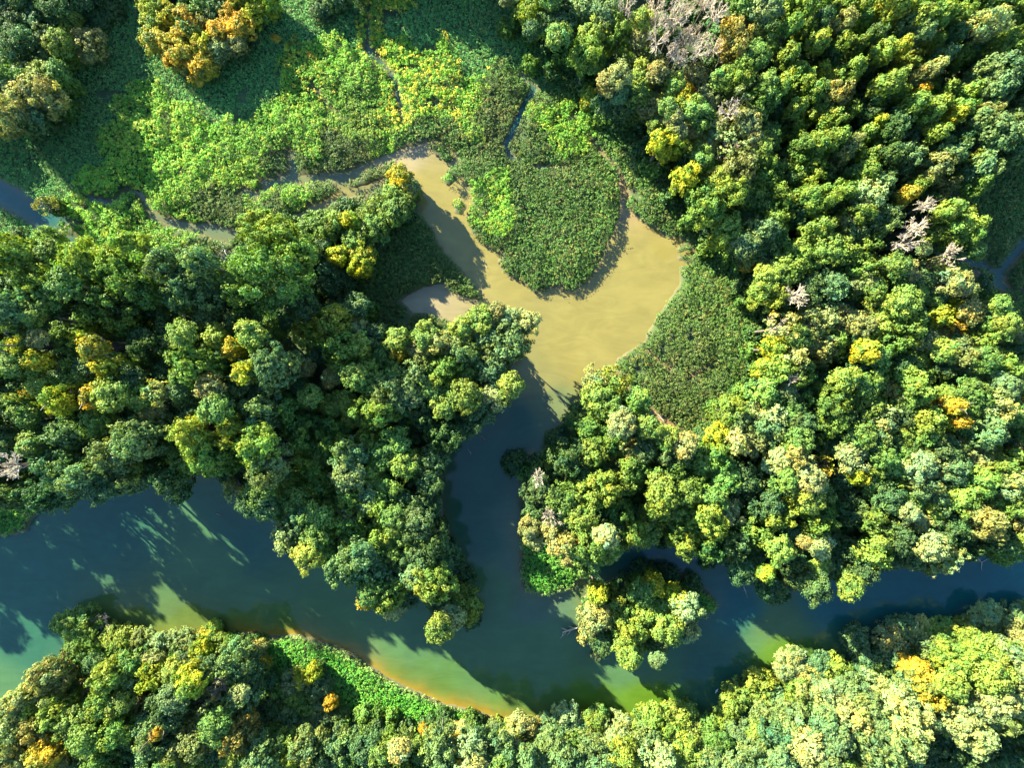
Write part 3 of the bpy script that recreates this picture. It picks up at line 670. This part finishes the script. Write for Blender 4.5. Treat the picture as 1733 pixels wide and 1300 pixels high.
HEROFULL = {
    (78, 345): 'browning half-bare tree standing in the dark channel by the meadow', (455, 470): 'biggest crown of the west wood, broad and mid green, near the marsh',
    (678, 305): 'tall yellow tree leaning over the narrow arm of the pond', (858, 580): 'silvery grey-green round tree at the mouth of the tan pond',
    (1154, 308): 'round bright yellow tree on the edge of the marsh', (1656, 497): 'white bare dead tree leaning into the dark glade',
    (930, 867): 'bleached bare tree on the bank of the inlet above the reeds', (909, 803): 'small silver bare tree on the narrow inlet bank',
    (65, 784): 'grey bare tree fanned out alone in the west wood near the river', (1618, 391): 'bright yellow-green broad tree on the edge of the dark glade',
    (335, 105): 'golden orange tree at the front of the clump on the meadow', (1618, 1203): 'largest pale cream-green dome of a tree on the south bank',
    (1389, 490): 'smooth grey-green dome of a tree beside the east marsh', (1396, 694): 'large dark mid green oak-like crown in the east wood',
    (1072, 1065): 'yellow-green tree in the middle of the wooded island', (785, 1023): 'pale sunlit tree standing at the very tip of the peninsula',
    (114, 1058): 'yellow-green tree on the corner of the south bank over the river', (343, 1099): 'tallest golden tree on the south bank next to the reeds',
    (571, 481): 'small round green bush alone in deep shade behind the pond', (972, 705): 'tiny bright yellow bush on the inlet bank below the pond',
    (465, 62): 'largest of the round golden bushes on the meadow',
}

entries = []
for tok in TREES.split():
    f = tok.split(',')
    st = STY[f[4]] if len(f) > 4 else 'round'
    h = float(f[5]) if len(f) > 5 else None
    entries.append([float(f[0]), float(f[1]), float(f[2]), f[3], st, h])

# slim crowns for the close-grown north-east wood
for t in entries:
    if t[4] == 'round' and t[2] <= 24 and t[0] > 1290 and t[1] < 420:
        t[4] = 'slim'

NAME = {'round': ('broadleaf_tree', 'tree'), 'oak': ('spreading_tree', 'tree'), 'fine': ('feathery_tree', 'tree'), 'sparse': ('half_bare_tree', 'tree'),
        'bare': ('bare_tree', 'dead tree'), 'slim': ('slender_tree', 'tree'), 'bush': ('bush', 'bush')}
NOUN = {'round': 'tree', 'oak': 'spreading tree', 'fine': 'feathery tree', 'sparse': 'half-bare tree', 'bare': 'bare tree', 'slim': 'slender tree', 'bush': 'bush'}
GROUP = {'round': 'broadleaf trees of the woods', 'oak': 'spreading trees of the woods', 'fine': 'feathery trees of the woods', 'sparse': 'half-bare trees of the woods',
         'bare': 'bare trees in the woods', 'slim': 'slender trees of the close-grown wood', 'bush': 'bushes by the water and meadow', 'autumn': 'yellow and golden trees'}


def is_autumn(t):
    return t[3] in 'yo' and t[4] == 'round'


DIRS = ['right of', 'above-right of', 'above', 'above-left of', 'left of', 'below-left of', 'below', 'below-right of']
NUM = ['half a crown', 'one crown', 'a crown and half', 'two crowns', 'three crowns', 'four crowns', 'five crowns', 'six crowns', 'seven crowns', 'eight crowns']
STEP = [0.5, 1, 1.5, 2, 3, 4, 5, 6, 7, 8]
_used = set()


def label_for(t):
    x, y, r, c, st, _ = t
    for (hx, hy), full in HEROFULL.items():
        if abs(hx - x) < 1.5 and abs(hy - y) < 1.5:
            _used.add(full)
            return full
    size = {'bush': 'low'}.get(st) or ('small' if r < 19 else 'medium' if r < 27 else 'broad' if r < 36 else 'huge')
    col = 'silver grey' if st == 'bare' else CNAME[c]
    for hx, hy, ph in HERO:
        if abs(hx - x) < 1.5 and abs(hy - y) < 1.5:
            lab = f'{size} {col} {NOUN[st]}: {ph}'
            if len(lab.replace('-', ' ').split()) > 16:
                lab = f'{col} {NOUN[st]}: {ph}'
            _used.add(lab)
            return lab
    near = sorted(HERO, key=lambda q: (q[0] - x) ** 2 + (q[1] - y) ** 2)
    for q in near[:7]:
        dx, dy = x - q[0], q[1] - y
        d = math.hypot(dx, dy) / 55.0
        n = NUM[min(range(10), key=lambda i: abs(STEP[i] - d))]
        a = DIRS[int(round(math.atan2(dy, dx) / (math.pi / 4))) % 8]
        lab = f'{size} {col} {NOUN[st]}, {n} {a} {q[2]}'
        if len(lab.replace('-', ' ').split()) > 16:
            lab = f'{col} {NOUN[st]}, {n} {a} {q[2]}'
        if lab not in _used and len(lab.replace('-', ' ').split()) <= 16:
            _used.add(lab)
            return lab
    lab = f'{size} {col} {NOUN[st]} deep among the crowns near {near[0][2]}'
    return lab


_H = {}


def place(t):
    """height of the tree, radius in metres, foot position"""
    x, y, r, c, st, h = t
    if h is None and (x, y) in _H:
        h = _H[(x, y)]
    elif h is None:
        h = 13.0 + rng.uniform(-2.4, 2.4) + (r - 24) * 0.07
        if x < 480 and 430 < y < 870:
            h += 5.5
        elif x < 740 and 850 < y < 1000:
            h += 2.5
        elif y < 240 and x < 470:
            h = 5.6 + rng.uniform(-.6, .8) if c in 'yo' or x > 230 else 4.6 + rng.uniform(-.6, .6) if x > 110 else h * 0.62
        elif 980 < x < 1190 and 960 < y < 1120:
            h *= 0.72
        elif 525 < x < 700 and y < 470:
            h *= 0.5
        elif 1060 < x < 1180 and 840 < y < 930:
            h *= 0.75
        if c == 'd':
            h -= 2.0
        if st == 'bare':
            h += 2.0
            r *= 1.15
    if t[5] is None and (x, y) not in _H:
        h *= 1.2
        if 430 < x < 870 and 1105 < y < 1245:
            h = 7.0 + rng.uniform(-1, 1) if x < 440 else 4.8 + rng.uniform(-.6, .6)
        if st in ('bare', 'sparse') and x < 600 and y > 1040:
            h *= 0.75
        _H[(x, y)] = h
    zc = h * 0.68
    if c in 'yo' and st == 'round' and not (x < 470 and y < 240):
        r *= 0.9
    R = r * S * (H - zc) / H * (1.05 if st == 'round' else 0.92 if st == 'slim' else 1.0)
    wx, wy = W(x, y, zc)
    return h, R, wx, wy


def shade(c):
    b = np.array(COLS[c])
    v = rng.uniform(0.86, 1.14)
    q = rng.normal() * 0.06
    return tuple(np.clip(b * v * np.array([1 + q * 1.5, 1, 1 - q]), 0.004, 0.7)) + (1.0,)


def rooted(t):
    """place(), with a height that lets the tree stand on land"""
    first = place(t)
    h0 = first[0]
    for f in (1, .92, 1.08, .84, 1.18, .75, 1.3, .66, .58, .5, .42, .35, .28):
        q = t[:5] + [h0 * f]
        h, R, wx, wy = place(q)
        if sdf_at(np.array([wx]), np.array([wy]))[0] < -0.4:
            return h, R, wx, wy
    return place(t[:5] + [h0 * 0.3]) if t[1] > 1040 else first


def build_tree(t):
    x, y, r, c, st, _ = t
    h, R, wx, wy = rooted(t)
    me, Hc, br, k, key = proto('gold' if is_autumn(t) else st, R)
    gz = max(0.05, float(ground_z(sdf_at(np.array([wx]), np.array([wy])), np.array([wx]), np.array([wy]))[0]))
    nm, cat = NAME[st]
    grp = GROUP[st]
    if is_autumn(t):
        nm, grp = 'autumn_tree', GROUP['autumn']
    root = bpy.data.objects.new(nm, None)
    root.empty_display_size = 0.5
    root.location = (wx, wy, gz)
    root.rotation_euler = (0, 0, rng.uniform(0, 6.28))
    COL.objects.link(root)
    tag(root, label_for(t), cat, grp)
    tall = min(0.86 * h, max(Hc * k, 0.66 * h))
    cz = k * min(1.9, tall / (Hc * k))
    foot = h - Hc * cz
    if st == 'bush':
        foot, cz = 0.05, k
    name = 'branches' if st == 'bare' else 'crown'
    co = add(name, me, root, (0, 0, foot))
    sx = rng.uniform(0.88, 1.12)
    co.scale = (k * sx, k / sx, cz)
    if st == 'bare':
        co.data = me
    co.color = shade(c)
    if br is not None:
        bo = add('branches', br, root, (0, 0, foot))
        bo.scale = (k, k, cz)
    if st != 'bush':
        tr = TRUNKS[int(rng.integers(len(TRUNKS)))]
        to = add('trunk', tr, root)
        q = max(foot, 1.0) * 1.02
        if st == 'bare':
            to.scale = (q * .35, q * .35, q * 0.99)
        else:
            to.scale = (q, q, q)
    return root


# biggest first: the broadleaf kind keeps its 300 largest as trees, the rest join the understory
order = sorted(entries, key=lambda t: -t[2])
n_bl, rest = 0, []
singles = []
for t in order:
    if t[4] == 'round' and not is_autumn(t):
        n_bl += 1
        if n_bl > 300:
            rest.append(t)
            continue
    singles.append(t)
for t in singles:
    build_tree(t)


# the rest of the wood: the smaller crowns in between and the understory, one mass
class Mass:
    def __init__(self):
        self.V, self.C = [], []

    def put(self, style, R, x, y, z, zs, colour, keep=1.0):
        me, Hc, br, k, key = proto(style, R)
        V, F, c = _cache[('raw',) + key]
        n = len(F)
        if keep < 1:
            sel = rng.random(n) < keep
            V, c = V.reshape(-1, 4, 3)[sel].reshape(-1, 3), c.reshape(-1, 4, 3)[sel].reshape(-1, 3)
        a = rng.uniform(0, 6.28)
        q = V * np.array([k, k, k * zs])
        q = np.stack([q[:, 0] * math.cos(a) - q[:, 1] * math.sin(a), q[:, 0] * math.sin(a) + q[:, 1] * math.cos(a), q[:, 2]], 1)
        self.V.append((q + np.array([x, y, z])).astype(np.float32))
        self.C.append((c * np.array(colour[:3])).astype(np.float32))
        return Hc * k

    def build(self, name):
        V, C = np.concatenate(self.V), np.concatenate(self.C)
        return add(name, mesh_from(name, V, np.arange(len(V)).reshape(-1, 4), M_LOW, C))


mass = Mass()
for t in rest:
    h, R, wx, wy = rooted(t)
    me, Hc, br, k, key = proto(t[4], R)
    mass.put(t[4], R, wx, wy, max(0.1, h - Hc * k), 1.0, shade(t[3]))

FOREST = [poly(s) for s in (
    '-60,440 60,410 140,435 280,460 380,450 400,400 450,375 560,390 620,390 640,420 640,470 570,500 600,550 650,575 720,565 780,560 840,560 868,600 850,640 860,670 820,700 780,725 750,770 740,800 738,890 755,930 770,980 740,1030 700,995 650,1010 610,980 560,935 500,910 480,870 430,850 380,800 250,800 120,820 60,830 -60,840',
    '880,-60 1790,-60 1790,270 1650,300 1610,360 1630,420 1600,450 1650,500 1690,560 1790,580 1790,890 1600,930 1440,945 1340,975 1250,950 1160,915 1060,905 1000,925 910,890 895,850 890,800 920,770 960,720 990,665 1040,660 1090,710 1150,745 1200,730 1240,670 1280,620 1285,560 1265,480 1215,420 1165,370 1150,300 1125,260 1070,205 1010,190 990,140 930,70',
    '995,1015 1110,975 1160,990 1165,1045 1100,1075 1010,1065',
    '-60,1300 30,1190 70,1160 110,1090 180,1095 400,1085 430,1150 500,1195 560,1220 640,1245 720,1252 800,1245 900,1238 1000,1235 1230,1225 1300,1180 1400,1145 1460,1110 1560,1080 1790,1040 1790,1400 -60,1400',
    '-60,-60 190,-60 185,60 110,150 90,200 -60,235', '235,-60 440,-60 425,60 360,110 280,80')]
g = np.random.default_rng(5)
step = 44
for fy in np.arange(-50, 1360, step):
    for fx in np.arange(-50, 1790, step):
        x, y = fx + g.uniform(-16, 16), fy + g.uniform(-16, 16)
        a = (np.array([x]), np.array([y]))
        if not any(inside(P, *a)[0] for P in FOREST):
            continue
        wx, wy = W(x, y)
        if abs(wx) > 98 or abs(wy) > 78 or sdf_at(np.array([wx]), np.array([wy]))[0] > -0.3:
            continue
        col = np.array(COLS['d' if g.random() < 0.65 else 'g']) * g.uniform(0.7, 1.1)
        R = g.uniform(1.6, 2.5)
        mass.put('round', R, wx, wy, g.uniform(0.8, 4.0), 1.0, col, 0.6)
for t in entries:                             # low growth round the feet of the trees along the wood's edge
    if t[4] == 'bush':
        continue
    h, R, wx, wy = rooted(t)
    q = sdf_at(np.array([wx]), np.array([wy]))[0]
    bx, by = np.array([wx / S + 866.5]), np.array([650 - wy / S])
    if q > 0.4 or (570 < t[0] < 870 and 1180 < t[1] < 1250) or any(inside(P, bx, by)[0] and seg_dist(P, bx, by)[0] > 48 for P in FOREST):
        continue
    mass.put('bush', min(1.6, 0.25 * h), wx, wy, 0.1, min(2.2, 0.5 * h / (1.1 * min(1.6, .25 * h))), np.array(COLS['d' if g.random() < 0.5 else 'g']) * g.uniform(0.8, 1.2))
for fy in np.arange(-40, 1340, 17):          # bushes that close the wood down to the banks
    for fx in np.arange(-40, 1775, 17):
        x, y = fx + g.uniform(-8, 8), fy + g.uniform(-8, 8)
        wx, wy = W(x, y)
        q = sdf_at(np.array([wx]), np.array([wy]))[0]
        if not (-3.2 < q < -0.15) or abs(wx) > 96 or abs(wy) > 76 or not any(inside(P, np.array([x]), np.array([y]))[0] for P in FOREST):
            continue
        mass.put('bush', g.uniform(0.9, 1.7), wx, wy, g.uniform(0.0, 0.6), g.uniform(1.0, 2.2), np.array(COLS['d' if g.random() < 0.6 else 'g']) * g.uniform(0.8, 1.2))
o = mass.build('woodland_understory')
tag(o, 'smaller crowns and dark undergrowth filling the gaps between the trees of the woods', 'undergrowth', kind='stuff')

# trees that stand just beyond the picture's top and left edges; only their long shadows reach the meadow
edge = Mass()
EDGE = [(-50, 20, 14), (-90, 70, 15), (-60, 120, 14), (-110, 150, 15), (-60, 190, 13), (-120, 220, 15), (-60, 250, 12), (-150, 100, 17), (-150, 20, 17), (-60, -60, 18), (-10, -100, 19),
        (60, -90, 18), (130, -80, 18), (-100, -120, 20), (0, -160, 21), (90, -150, 20), (190, -110, 15), (260, -60, 13), (330, -60, 13),
        (590, -40, 14), (640, -70, 15), (690, -60, 16), (740, -50, 16), (790, -40, 16), (840, -50, 15), (620, -120, 17), (700, -130, 18), (780, -120, 18), (860, -110, 17), (560, -110, 16), (910, -60, 15)]
for x, y, h in EDGE:
    wx, wy = W(x, y)
    R = rng.uniform(3.0, 4.2)
    h *= 0.8
    me, Hc, br, k, key = proto('round', R)
    edge.put('round', R, wx, wy, h - Hc * k, 1.0, shade('g'))
    edge.put('round', R * 0.9, wx + 0.5, wy, max(1, h - Hc * k * 1.8), 1.0, shade('d'), 0.6)
for x, y in [(-40, 560), (-70, 640), (-50, 700), (-45, 760), (-60, 815), (-110, 590), (-120, 680), (-130, 760), (-120, 820), (-180, 620), (-190, 700), (-200, 780), (-250, 660), (-260, 740), (-260, 820), (-320, 700), (-330, 780), (-400, 740)]:
    h = g.uniform(19, 23)
    wx, wy = W(x, y)
    R = rng.uniform(3.0, 4.2)
    me, Hc, br, k, key = proto('round', R)
    edge.put('round', R, wx, wy, h - Hc * k, 1.0, shade('g'))
    edge.put('round', R * 0.9, wx + 0.5, wy, max(1, h - Hc * k * 1.8), 1.0, shade('d'), 0.6)
o = edge.build('meadow_edge_wood')
tag(o, 'edge of the wood beyond the meadow and river, its long shadows lying on grass and water', 'wood', kind='stuff')

# ------------------------------------------------------------------ low plants: marsh shrubs, lush meadow, goldenrod, shaded turf, reeds
TURF, LUSH, GOLD, SHRUB, REED = range(5)
LP = [(60, 270, TURF), (150, 250, TURF), (180, 150, TURF), (200, 60, TURF), (220, 110, TURF), (100, 300, TURF), (400, 150, TURF), (430, 170, TURF), (340, 150, TURF), (470, 30, TURF), (700, 60, TURF), (800, 100, TURF),
      (600, 60, TURF), (900, 110, TURF), (560, 30, TURF), (940, 150, TURF), (880, 60, TURF), (20, 250, TURF), (760, 20, TURF), (500, 10, TURF),
      (250, 200, LUSH), (220, 260, LUSH), (330, 230, LUSH), (400, 230, LUSH), (300, 300, LUSH), (350, 320, LUSH), (450, 270, LUSH), (520, 240, LUSH), (560, 150, LUSH), (600, 200, LUSH), (230, 330, LUSH), (640, 250, LUSH),
      (805, 330, LUSH), (840, 300, LUSH), (860, 355, LUSH), (800, 288, SHRUB), (815, 395, SHRUB), (885, 330, SHRUB), (835, 268, SHRUB), (420, 330, LUSH), (560, 100, LUSH), (160, 320, LUSH), (250, 390, LUSH), (200, 380, LUSH), (960, 205, LUSH), (920, 215, LUSH), (490, 210, LUSH), (500, 330, LUSH),
      (620, 130, LUSH), (800, 220, LUSH), (770, 180, LUSH), (300, 400, LUSH), (180, 420, LUSH),
      (660, 80, GOLD), (700, 130, GOLD), (740, 170, GOLD), (690, 190, GOLD), (650, 60, GOLD), (760, 205, GOLD), (715, 110, GOLD), (530, 130, GOLD),
      (700, 225, SHRUB), (745, 245, SHRUB), (820, 220, SHRUB), (920, 190, SHRUB), (960, 160, SHRUB), (880, 270, SHRUB), (950, 300, SHRUB), (1000, 300, SHRUB), (940, 420, SHRUB), (1000, 400, SHRUB), (900, 460, SHRUB), (1030, 250, SHRUB),
      (1100, 320, SHRUB), (1080, 280, SHRUB), (1180, 480, SHRUB), (1200, 560, SHRUB), (1100, 620, SHRUB), (1180, 680, SHRUB), (1240, 540, SHRUB), (700, 430, SHRUB), (720, 400, SHRUB), (670, 450, SHRUB), (780, 480, SHRUB),
      (620, 280, SHRUB), (560, 275, SHRUB), (640, 300, SHRUB), (480, 285, SHRUB), (390, 365, SHRUB), (590, 350, SHRUB), (490, 345, SHRUB), (900, 400, SHRUB), (340, 425, SHRUB), (720, 560, SHRUB), (1680, 380, SHRUB), (1700, 500, SHRUB), (880, 150, SHRUB), (1050, 300, SHRUB),
      (500, 1100, REED), (600, 1140, REED), (700, 1190, REED), (800, 1215, REED), (420, 1080, REED), (920, 970, REED), (960, 980, REED), (20, 880, REED), (890, 920, REED), (1195, 1020, REED), (70, 830, REED), (1150, 960, REED)]
xs, ys = np.meshgrid(np.arange(-96, 96, 0.46), np.arange(-76, 76, 0.46))
xs = (xs + g.uniform(-.23, .23, xs.shape)).ravel()
ys = (ys + g.uniform(-.23, .23, ys.shape)).ravel()
px, py = xs / S + 866.5, 650 - ys / S
sd = sdf_at(xs, ys)
deep = np.zeros(xs.shape, bool)
for P in FOREST:
    deep |= inside(P, px, py) & (seg_dist(P, px, py) > 30)
keep = (sd < -0.16 + g.uniform(-.22, .2, sd.shape)) & ~deep & (noise(xs, ys, 1.5, 41) * .6 + noise(xs, ys, 5, 42) * .4 > 0.2)
xs, ys, px, py, sd = xs[keep], ys[keep], px[keep], py[keep], sd[keep]
qx, qy = px + (noise(xs, ys, 4, 11) - .5) * 55, py + (noise(xs, ys, 4, 12) - .5) * 55
wt = idw(qx, qy, [(a, b) for a, b, _ in LP], np.eye(5)[[c for _, _, c in LP]], 4, 10) + g.uniform(0, 0.38, (len(xs), 5))
cls = wt.argmax(1)
SPEC = {  # radius, height, relief, leaf, leaves, colour, colour of the second hue, its share, name, label, category
    TURF: (.40, .22, .45, .10, 22, (.085, .25, .055), (.15, .26, .06), .18, 'meadow_grass', 'smooth meadow grass lying in the long shade of the trees', 'grass'),
    LUSH: (.38, .40, 1.6, .125, 26, (.125, .29, .022), (.25, .34, .03), .33, 'meadow_herbs', 'lush bright green herbs mounded over the sunny meadow', 'meadow plants'),
    GOLD: (.38, .50, 1.3, .125, 26, (.13, .27, .02), (.40, .38, .03), .40, 'goldenrod', 'yellow flowering goldenrod mixed with green herbs beside the narrow rill', 'wildflowers'),
    SHRUB: (.36, .55, .8, .125, 20, (.060, .135, .020), (.125, .15, .03), .2, 'marsh_shrubbery', 'dense dark green and brown-tipped marsh shrubs round the pond', 'marsh plants'),
    REED: (.36, .7, .45, .125, 22, (.075, .27, .026), (.15, .34, .035), .25, 'reed_bed', 'even bright green reeds on the river banks', 'reeds')}
for c, (rad, hgt, rel, leaf, m, col, col2, sh, nm, lab, cat) in SPEC.items():
    s = cls == c
    x, y, d = xs[s], ys[s], sd[s]
    n = len(x)
    bump = noise(x, y, 1.7, 21) * 0.6 + noise(x, y, 4.0, 22) * 0.4
    z = ground_z(d, x, y) + hgt * np.clip(0.45 - d, 0.25, 1) + rel * np.clip(bump * 1.6 - 0.45, 0, 1) + g.uniform(-.2, .25, n)
    C = np.stack([x, y, z], 1)
    D = unit(np.array([0, 0, 1.0]) + g.normal(size=(n, 3)) * 0.3)
    V, F = clumps(C, D, rad * np.exp(g.normal(size=n) * 0.33), m, leaf, g, 0.5, 0.3)
    patch = noise(x, y, 7.0, 31)
    hue = (g.random(n) < sh * (0.35 + 1.3 * patch))[:, None]
    base = np.where(hue, np.array(col2), np.array(col)) * (0.75 + 0.5 * noise(x, y, 9, 32))[:, None]
    dry = np.clip(noise(x, y, 12, 33) - 0.62, 0, 1)[:, None] * 2.2
    base = base * (1 - dry * 0.28) + np.array([.15, .13, .05]) * dry * 0.28
    edge_ = np.clip(1 - np.abs(d) / 1.0, 0, 1)[:, None] if c == REED else 0
    base = base * (1 - edge_ * .7) + np.array([.30, .32, .12]) * edge_ * .7
    tint = clump_tint(n, m, g, 0.25, 0.16).reshape(n, m * 4, 3) * base[:, None, :]
    o = add(nm, mesh_from(nm, V, F, M_LOW, tint.reshape(-1, 3)))
    tag(o, lab, cat, kind='stuff')

# ------------------------------------------------------------------ dead wood in and by the water
def log(name, p0, p1, r, branches, m, label, cat, z0=0.05, z1=0.1):
    gl = np.random.default_rng(int(p0[0] * 7 + p0[1]))
    a, b = np.array([*W(*p0), z0]), np.array([*W(*p1), z1])
    parts = [tube(bend(a, b, gl, 0.08, 6), r, r * 0.4, 7)]
    L_ = np.linalg.norm(b - a)
    for i in range(branches):
        t = gl.uniform(0.3, 1.0)
        q = a + (b - a) * t
        d = unit((b - a) / L_ + gl.normal(size=3) * 0.6 + np.array([0, 0, 0.15]))
        e = q + d * L_ * gl.uniform(0.25, 0.5)
        e[2] = max(e[2], -0.05)
        parts.append(tube(bend(q, e, gl, 0.15, 4), r * 0.5, r * 0.15, 5))
    me = mesh_from(name, *join(parts), m, None, True)
    c = me.vertices
    tag(add(name, me), label, cat)


log('fallen_tree', (990, 1056), (952, 1070), 0.16, 9, M_GREY, 'grey fallen tree lying off the west end of the island', 'fallen tree', 0.7, 0.15)
log('fallen_branch', (1636, 930), (1662, 952), 0.12, 5, M_GREY, 'pale fallen branch dipping into the river below the east wood', 'branch', 0.8, 0.05)
log('fallen_branch', (1124, 958), (1131, 951), 0.06, 2, M_WHITE, 'thin white branch in the water just above the island', 'branch')
log('fallen_branch', (1258, 985), (1264, 1008), 0.07, 4, M_GREY, 'twiggy grey branch in the river east of the island', 'branch')
log('fallen_branch', (798, 728), (822, 744), 0.08, 5, M_LOG, 'dark twiggy branch lying in the inlet beside the peninsula', 'branch')
log('fallen_branch', (792, 760), (797, 768), 0.06, 2, M_GREY, 'small grey branch in the inlet below the twiggy one', 'branch')
log('snag', (366, 870), (378, 873), 0.09, 3, M_LOG, 'dark snag poking out of the river under the west wood', 'snag')
log('fallen_branch', (872, 612), (862, 628), 0.08, 3, M_LOG, 'brown branch hanging from the peninsula into the inlet', 'branch', 0.6, 0.1)
log('fallen_branch', (990, 626), (1004, 638), 0.10, 3, M_LOG, 'brown branch at the point where pond and inlet meet', 'branch')
log('snag', (818, 440), (824, 454), 0.05, 1, M_GREY, 'thin pale stick standing in the narrow arm of the pond', 'snag')
log('fallen_branch', (905, 636), (908, 642), 0.05, 1, M_GREY, 'tiny grey stick floating in the shaded inlet', 'branch')
log('fallen_branch', (1478, 1068), (1492, 1080), 0.08, 6, M_GREY, 'grey twiggy branch over the dark water of the south bank', 'branch', 0.6, 0.9)
log('fallen_log', (1445, 1120), (1462, 1138), 0.2, 2, M_LOG, 'brown log on the bare bank between south bank crowns', 'log', 0.5, 0.6)
log('fallen_branch', (378, 410), (388, 432), 0.07, 6, M_WHITE, 'white dead branch by the muddy creek beside the big crown', 'branch', 0.8, 1.6)
log('fallen_branch', (1122, 712), (1108, 698), 0.07, 6, M_WHITE, 'white dead branch on the bank of the tan stream', 'branch', 0.5, 0.9)

# a white egret far down on the shaded river
def egret(px_, py_):
    x, y = W(px_, py_)
    root = bpy.data.objects.new('egret', None)
    root.location = (x, y, 0.0)
    root.rotation_euler = (0, 0, -0.6)
    root.scale = (0.6, 0.6, 0.6)
    COL.objects.link(root)
    tag(root, 'white egret flying low over the dark river by the south bank', 'bird')
    m, nt, out = mat('white_feathers')
    p = nt.nodes.new('ShaderNodeBsdfPrincipled')
    nz_ = nt.nodes.new('ShaderNodeTexNoise')
    r_ = nt.nodes.new('ShaderNodeValToRGB')
    r_.color_ramp.elements[0].color = (.7, .69, .66, 1)
    r_.color_ramp.elements[1].color = (.82, .82, .8, 1)
    nt.links.new(nz_.outputs['Fac'], r_.inputs[0])
    nt.links.new(r_.outputs[0], p.inputs['Base Color'])
    nt.links.new(p.outputs[0], out.inputs['Surface'])
    prof = [(-.42, .01, 0), (-.34, .05, 0), (-.2, .10, 0), (0, .13, 0), (.16, .10, .01), (.24, .05, .04), (.27, .035, .10), (.24, .03, .15), (.28, .035, .17), (.36, .03, .16), (.41, .012, .15), (.50, .004, .14)]
    parts, n_ = [], 8
    V = [(px0, r0 * math.cos(2 * math.pi * s / n_), pz + r0 * math.sin(2 * math.pi * s / n_)) for px0, r0, pz in prof for s in range(n_)]
    F = [(i * n_ + s, i * n_ + (s + 1) % n_, (i + 1) * n_ + (s + 1) % n_, (i + 1) * n_ + s) for i in range(len(prof) - 1) for s in range(n_)]
    add('body', mesh_from('body', np.array(V), np.array(F), m, None, True), root, (0, 0, 1.2))
    for sgn in (-1, 1):
        ch = [(0.10, .30), (.55, .34), (1.0, .22), (1.35, .05)]
        V, F = [], []
        for i, (sp, w_) in enumerate(ch):
            zz = .05 + 0.12 * math.sin(sp * 1.6)
            bx = 0.12 - 0.12 * sp * sp * .6
            V += [(bx, sgn * sp * .55, zz + .012), (bx - w_, sgn * sp * .55, zz), (bx - w_ * .5, sgn * sp * .55, zz - .012)]
        for i in range(len(ch) - 1):
            a_, b_ = i * 3, i * 3 + 3
            F += [(a_, a_ + 1, b_ + 1, b_), (a_ + 1, a_ + 2, b_ + 2, b_ + 1), (a_ + 2, a_, b_, b_ + 2)]
        add('wing', mesh_from('wing', np.array(V), np.array(F), m, None, True), root, (0, 0, 1.2))


egret(1211, 1167)
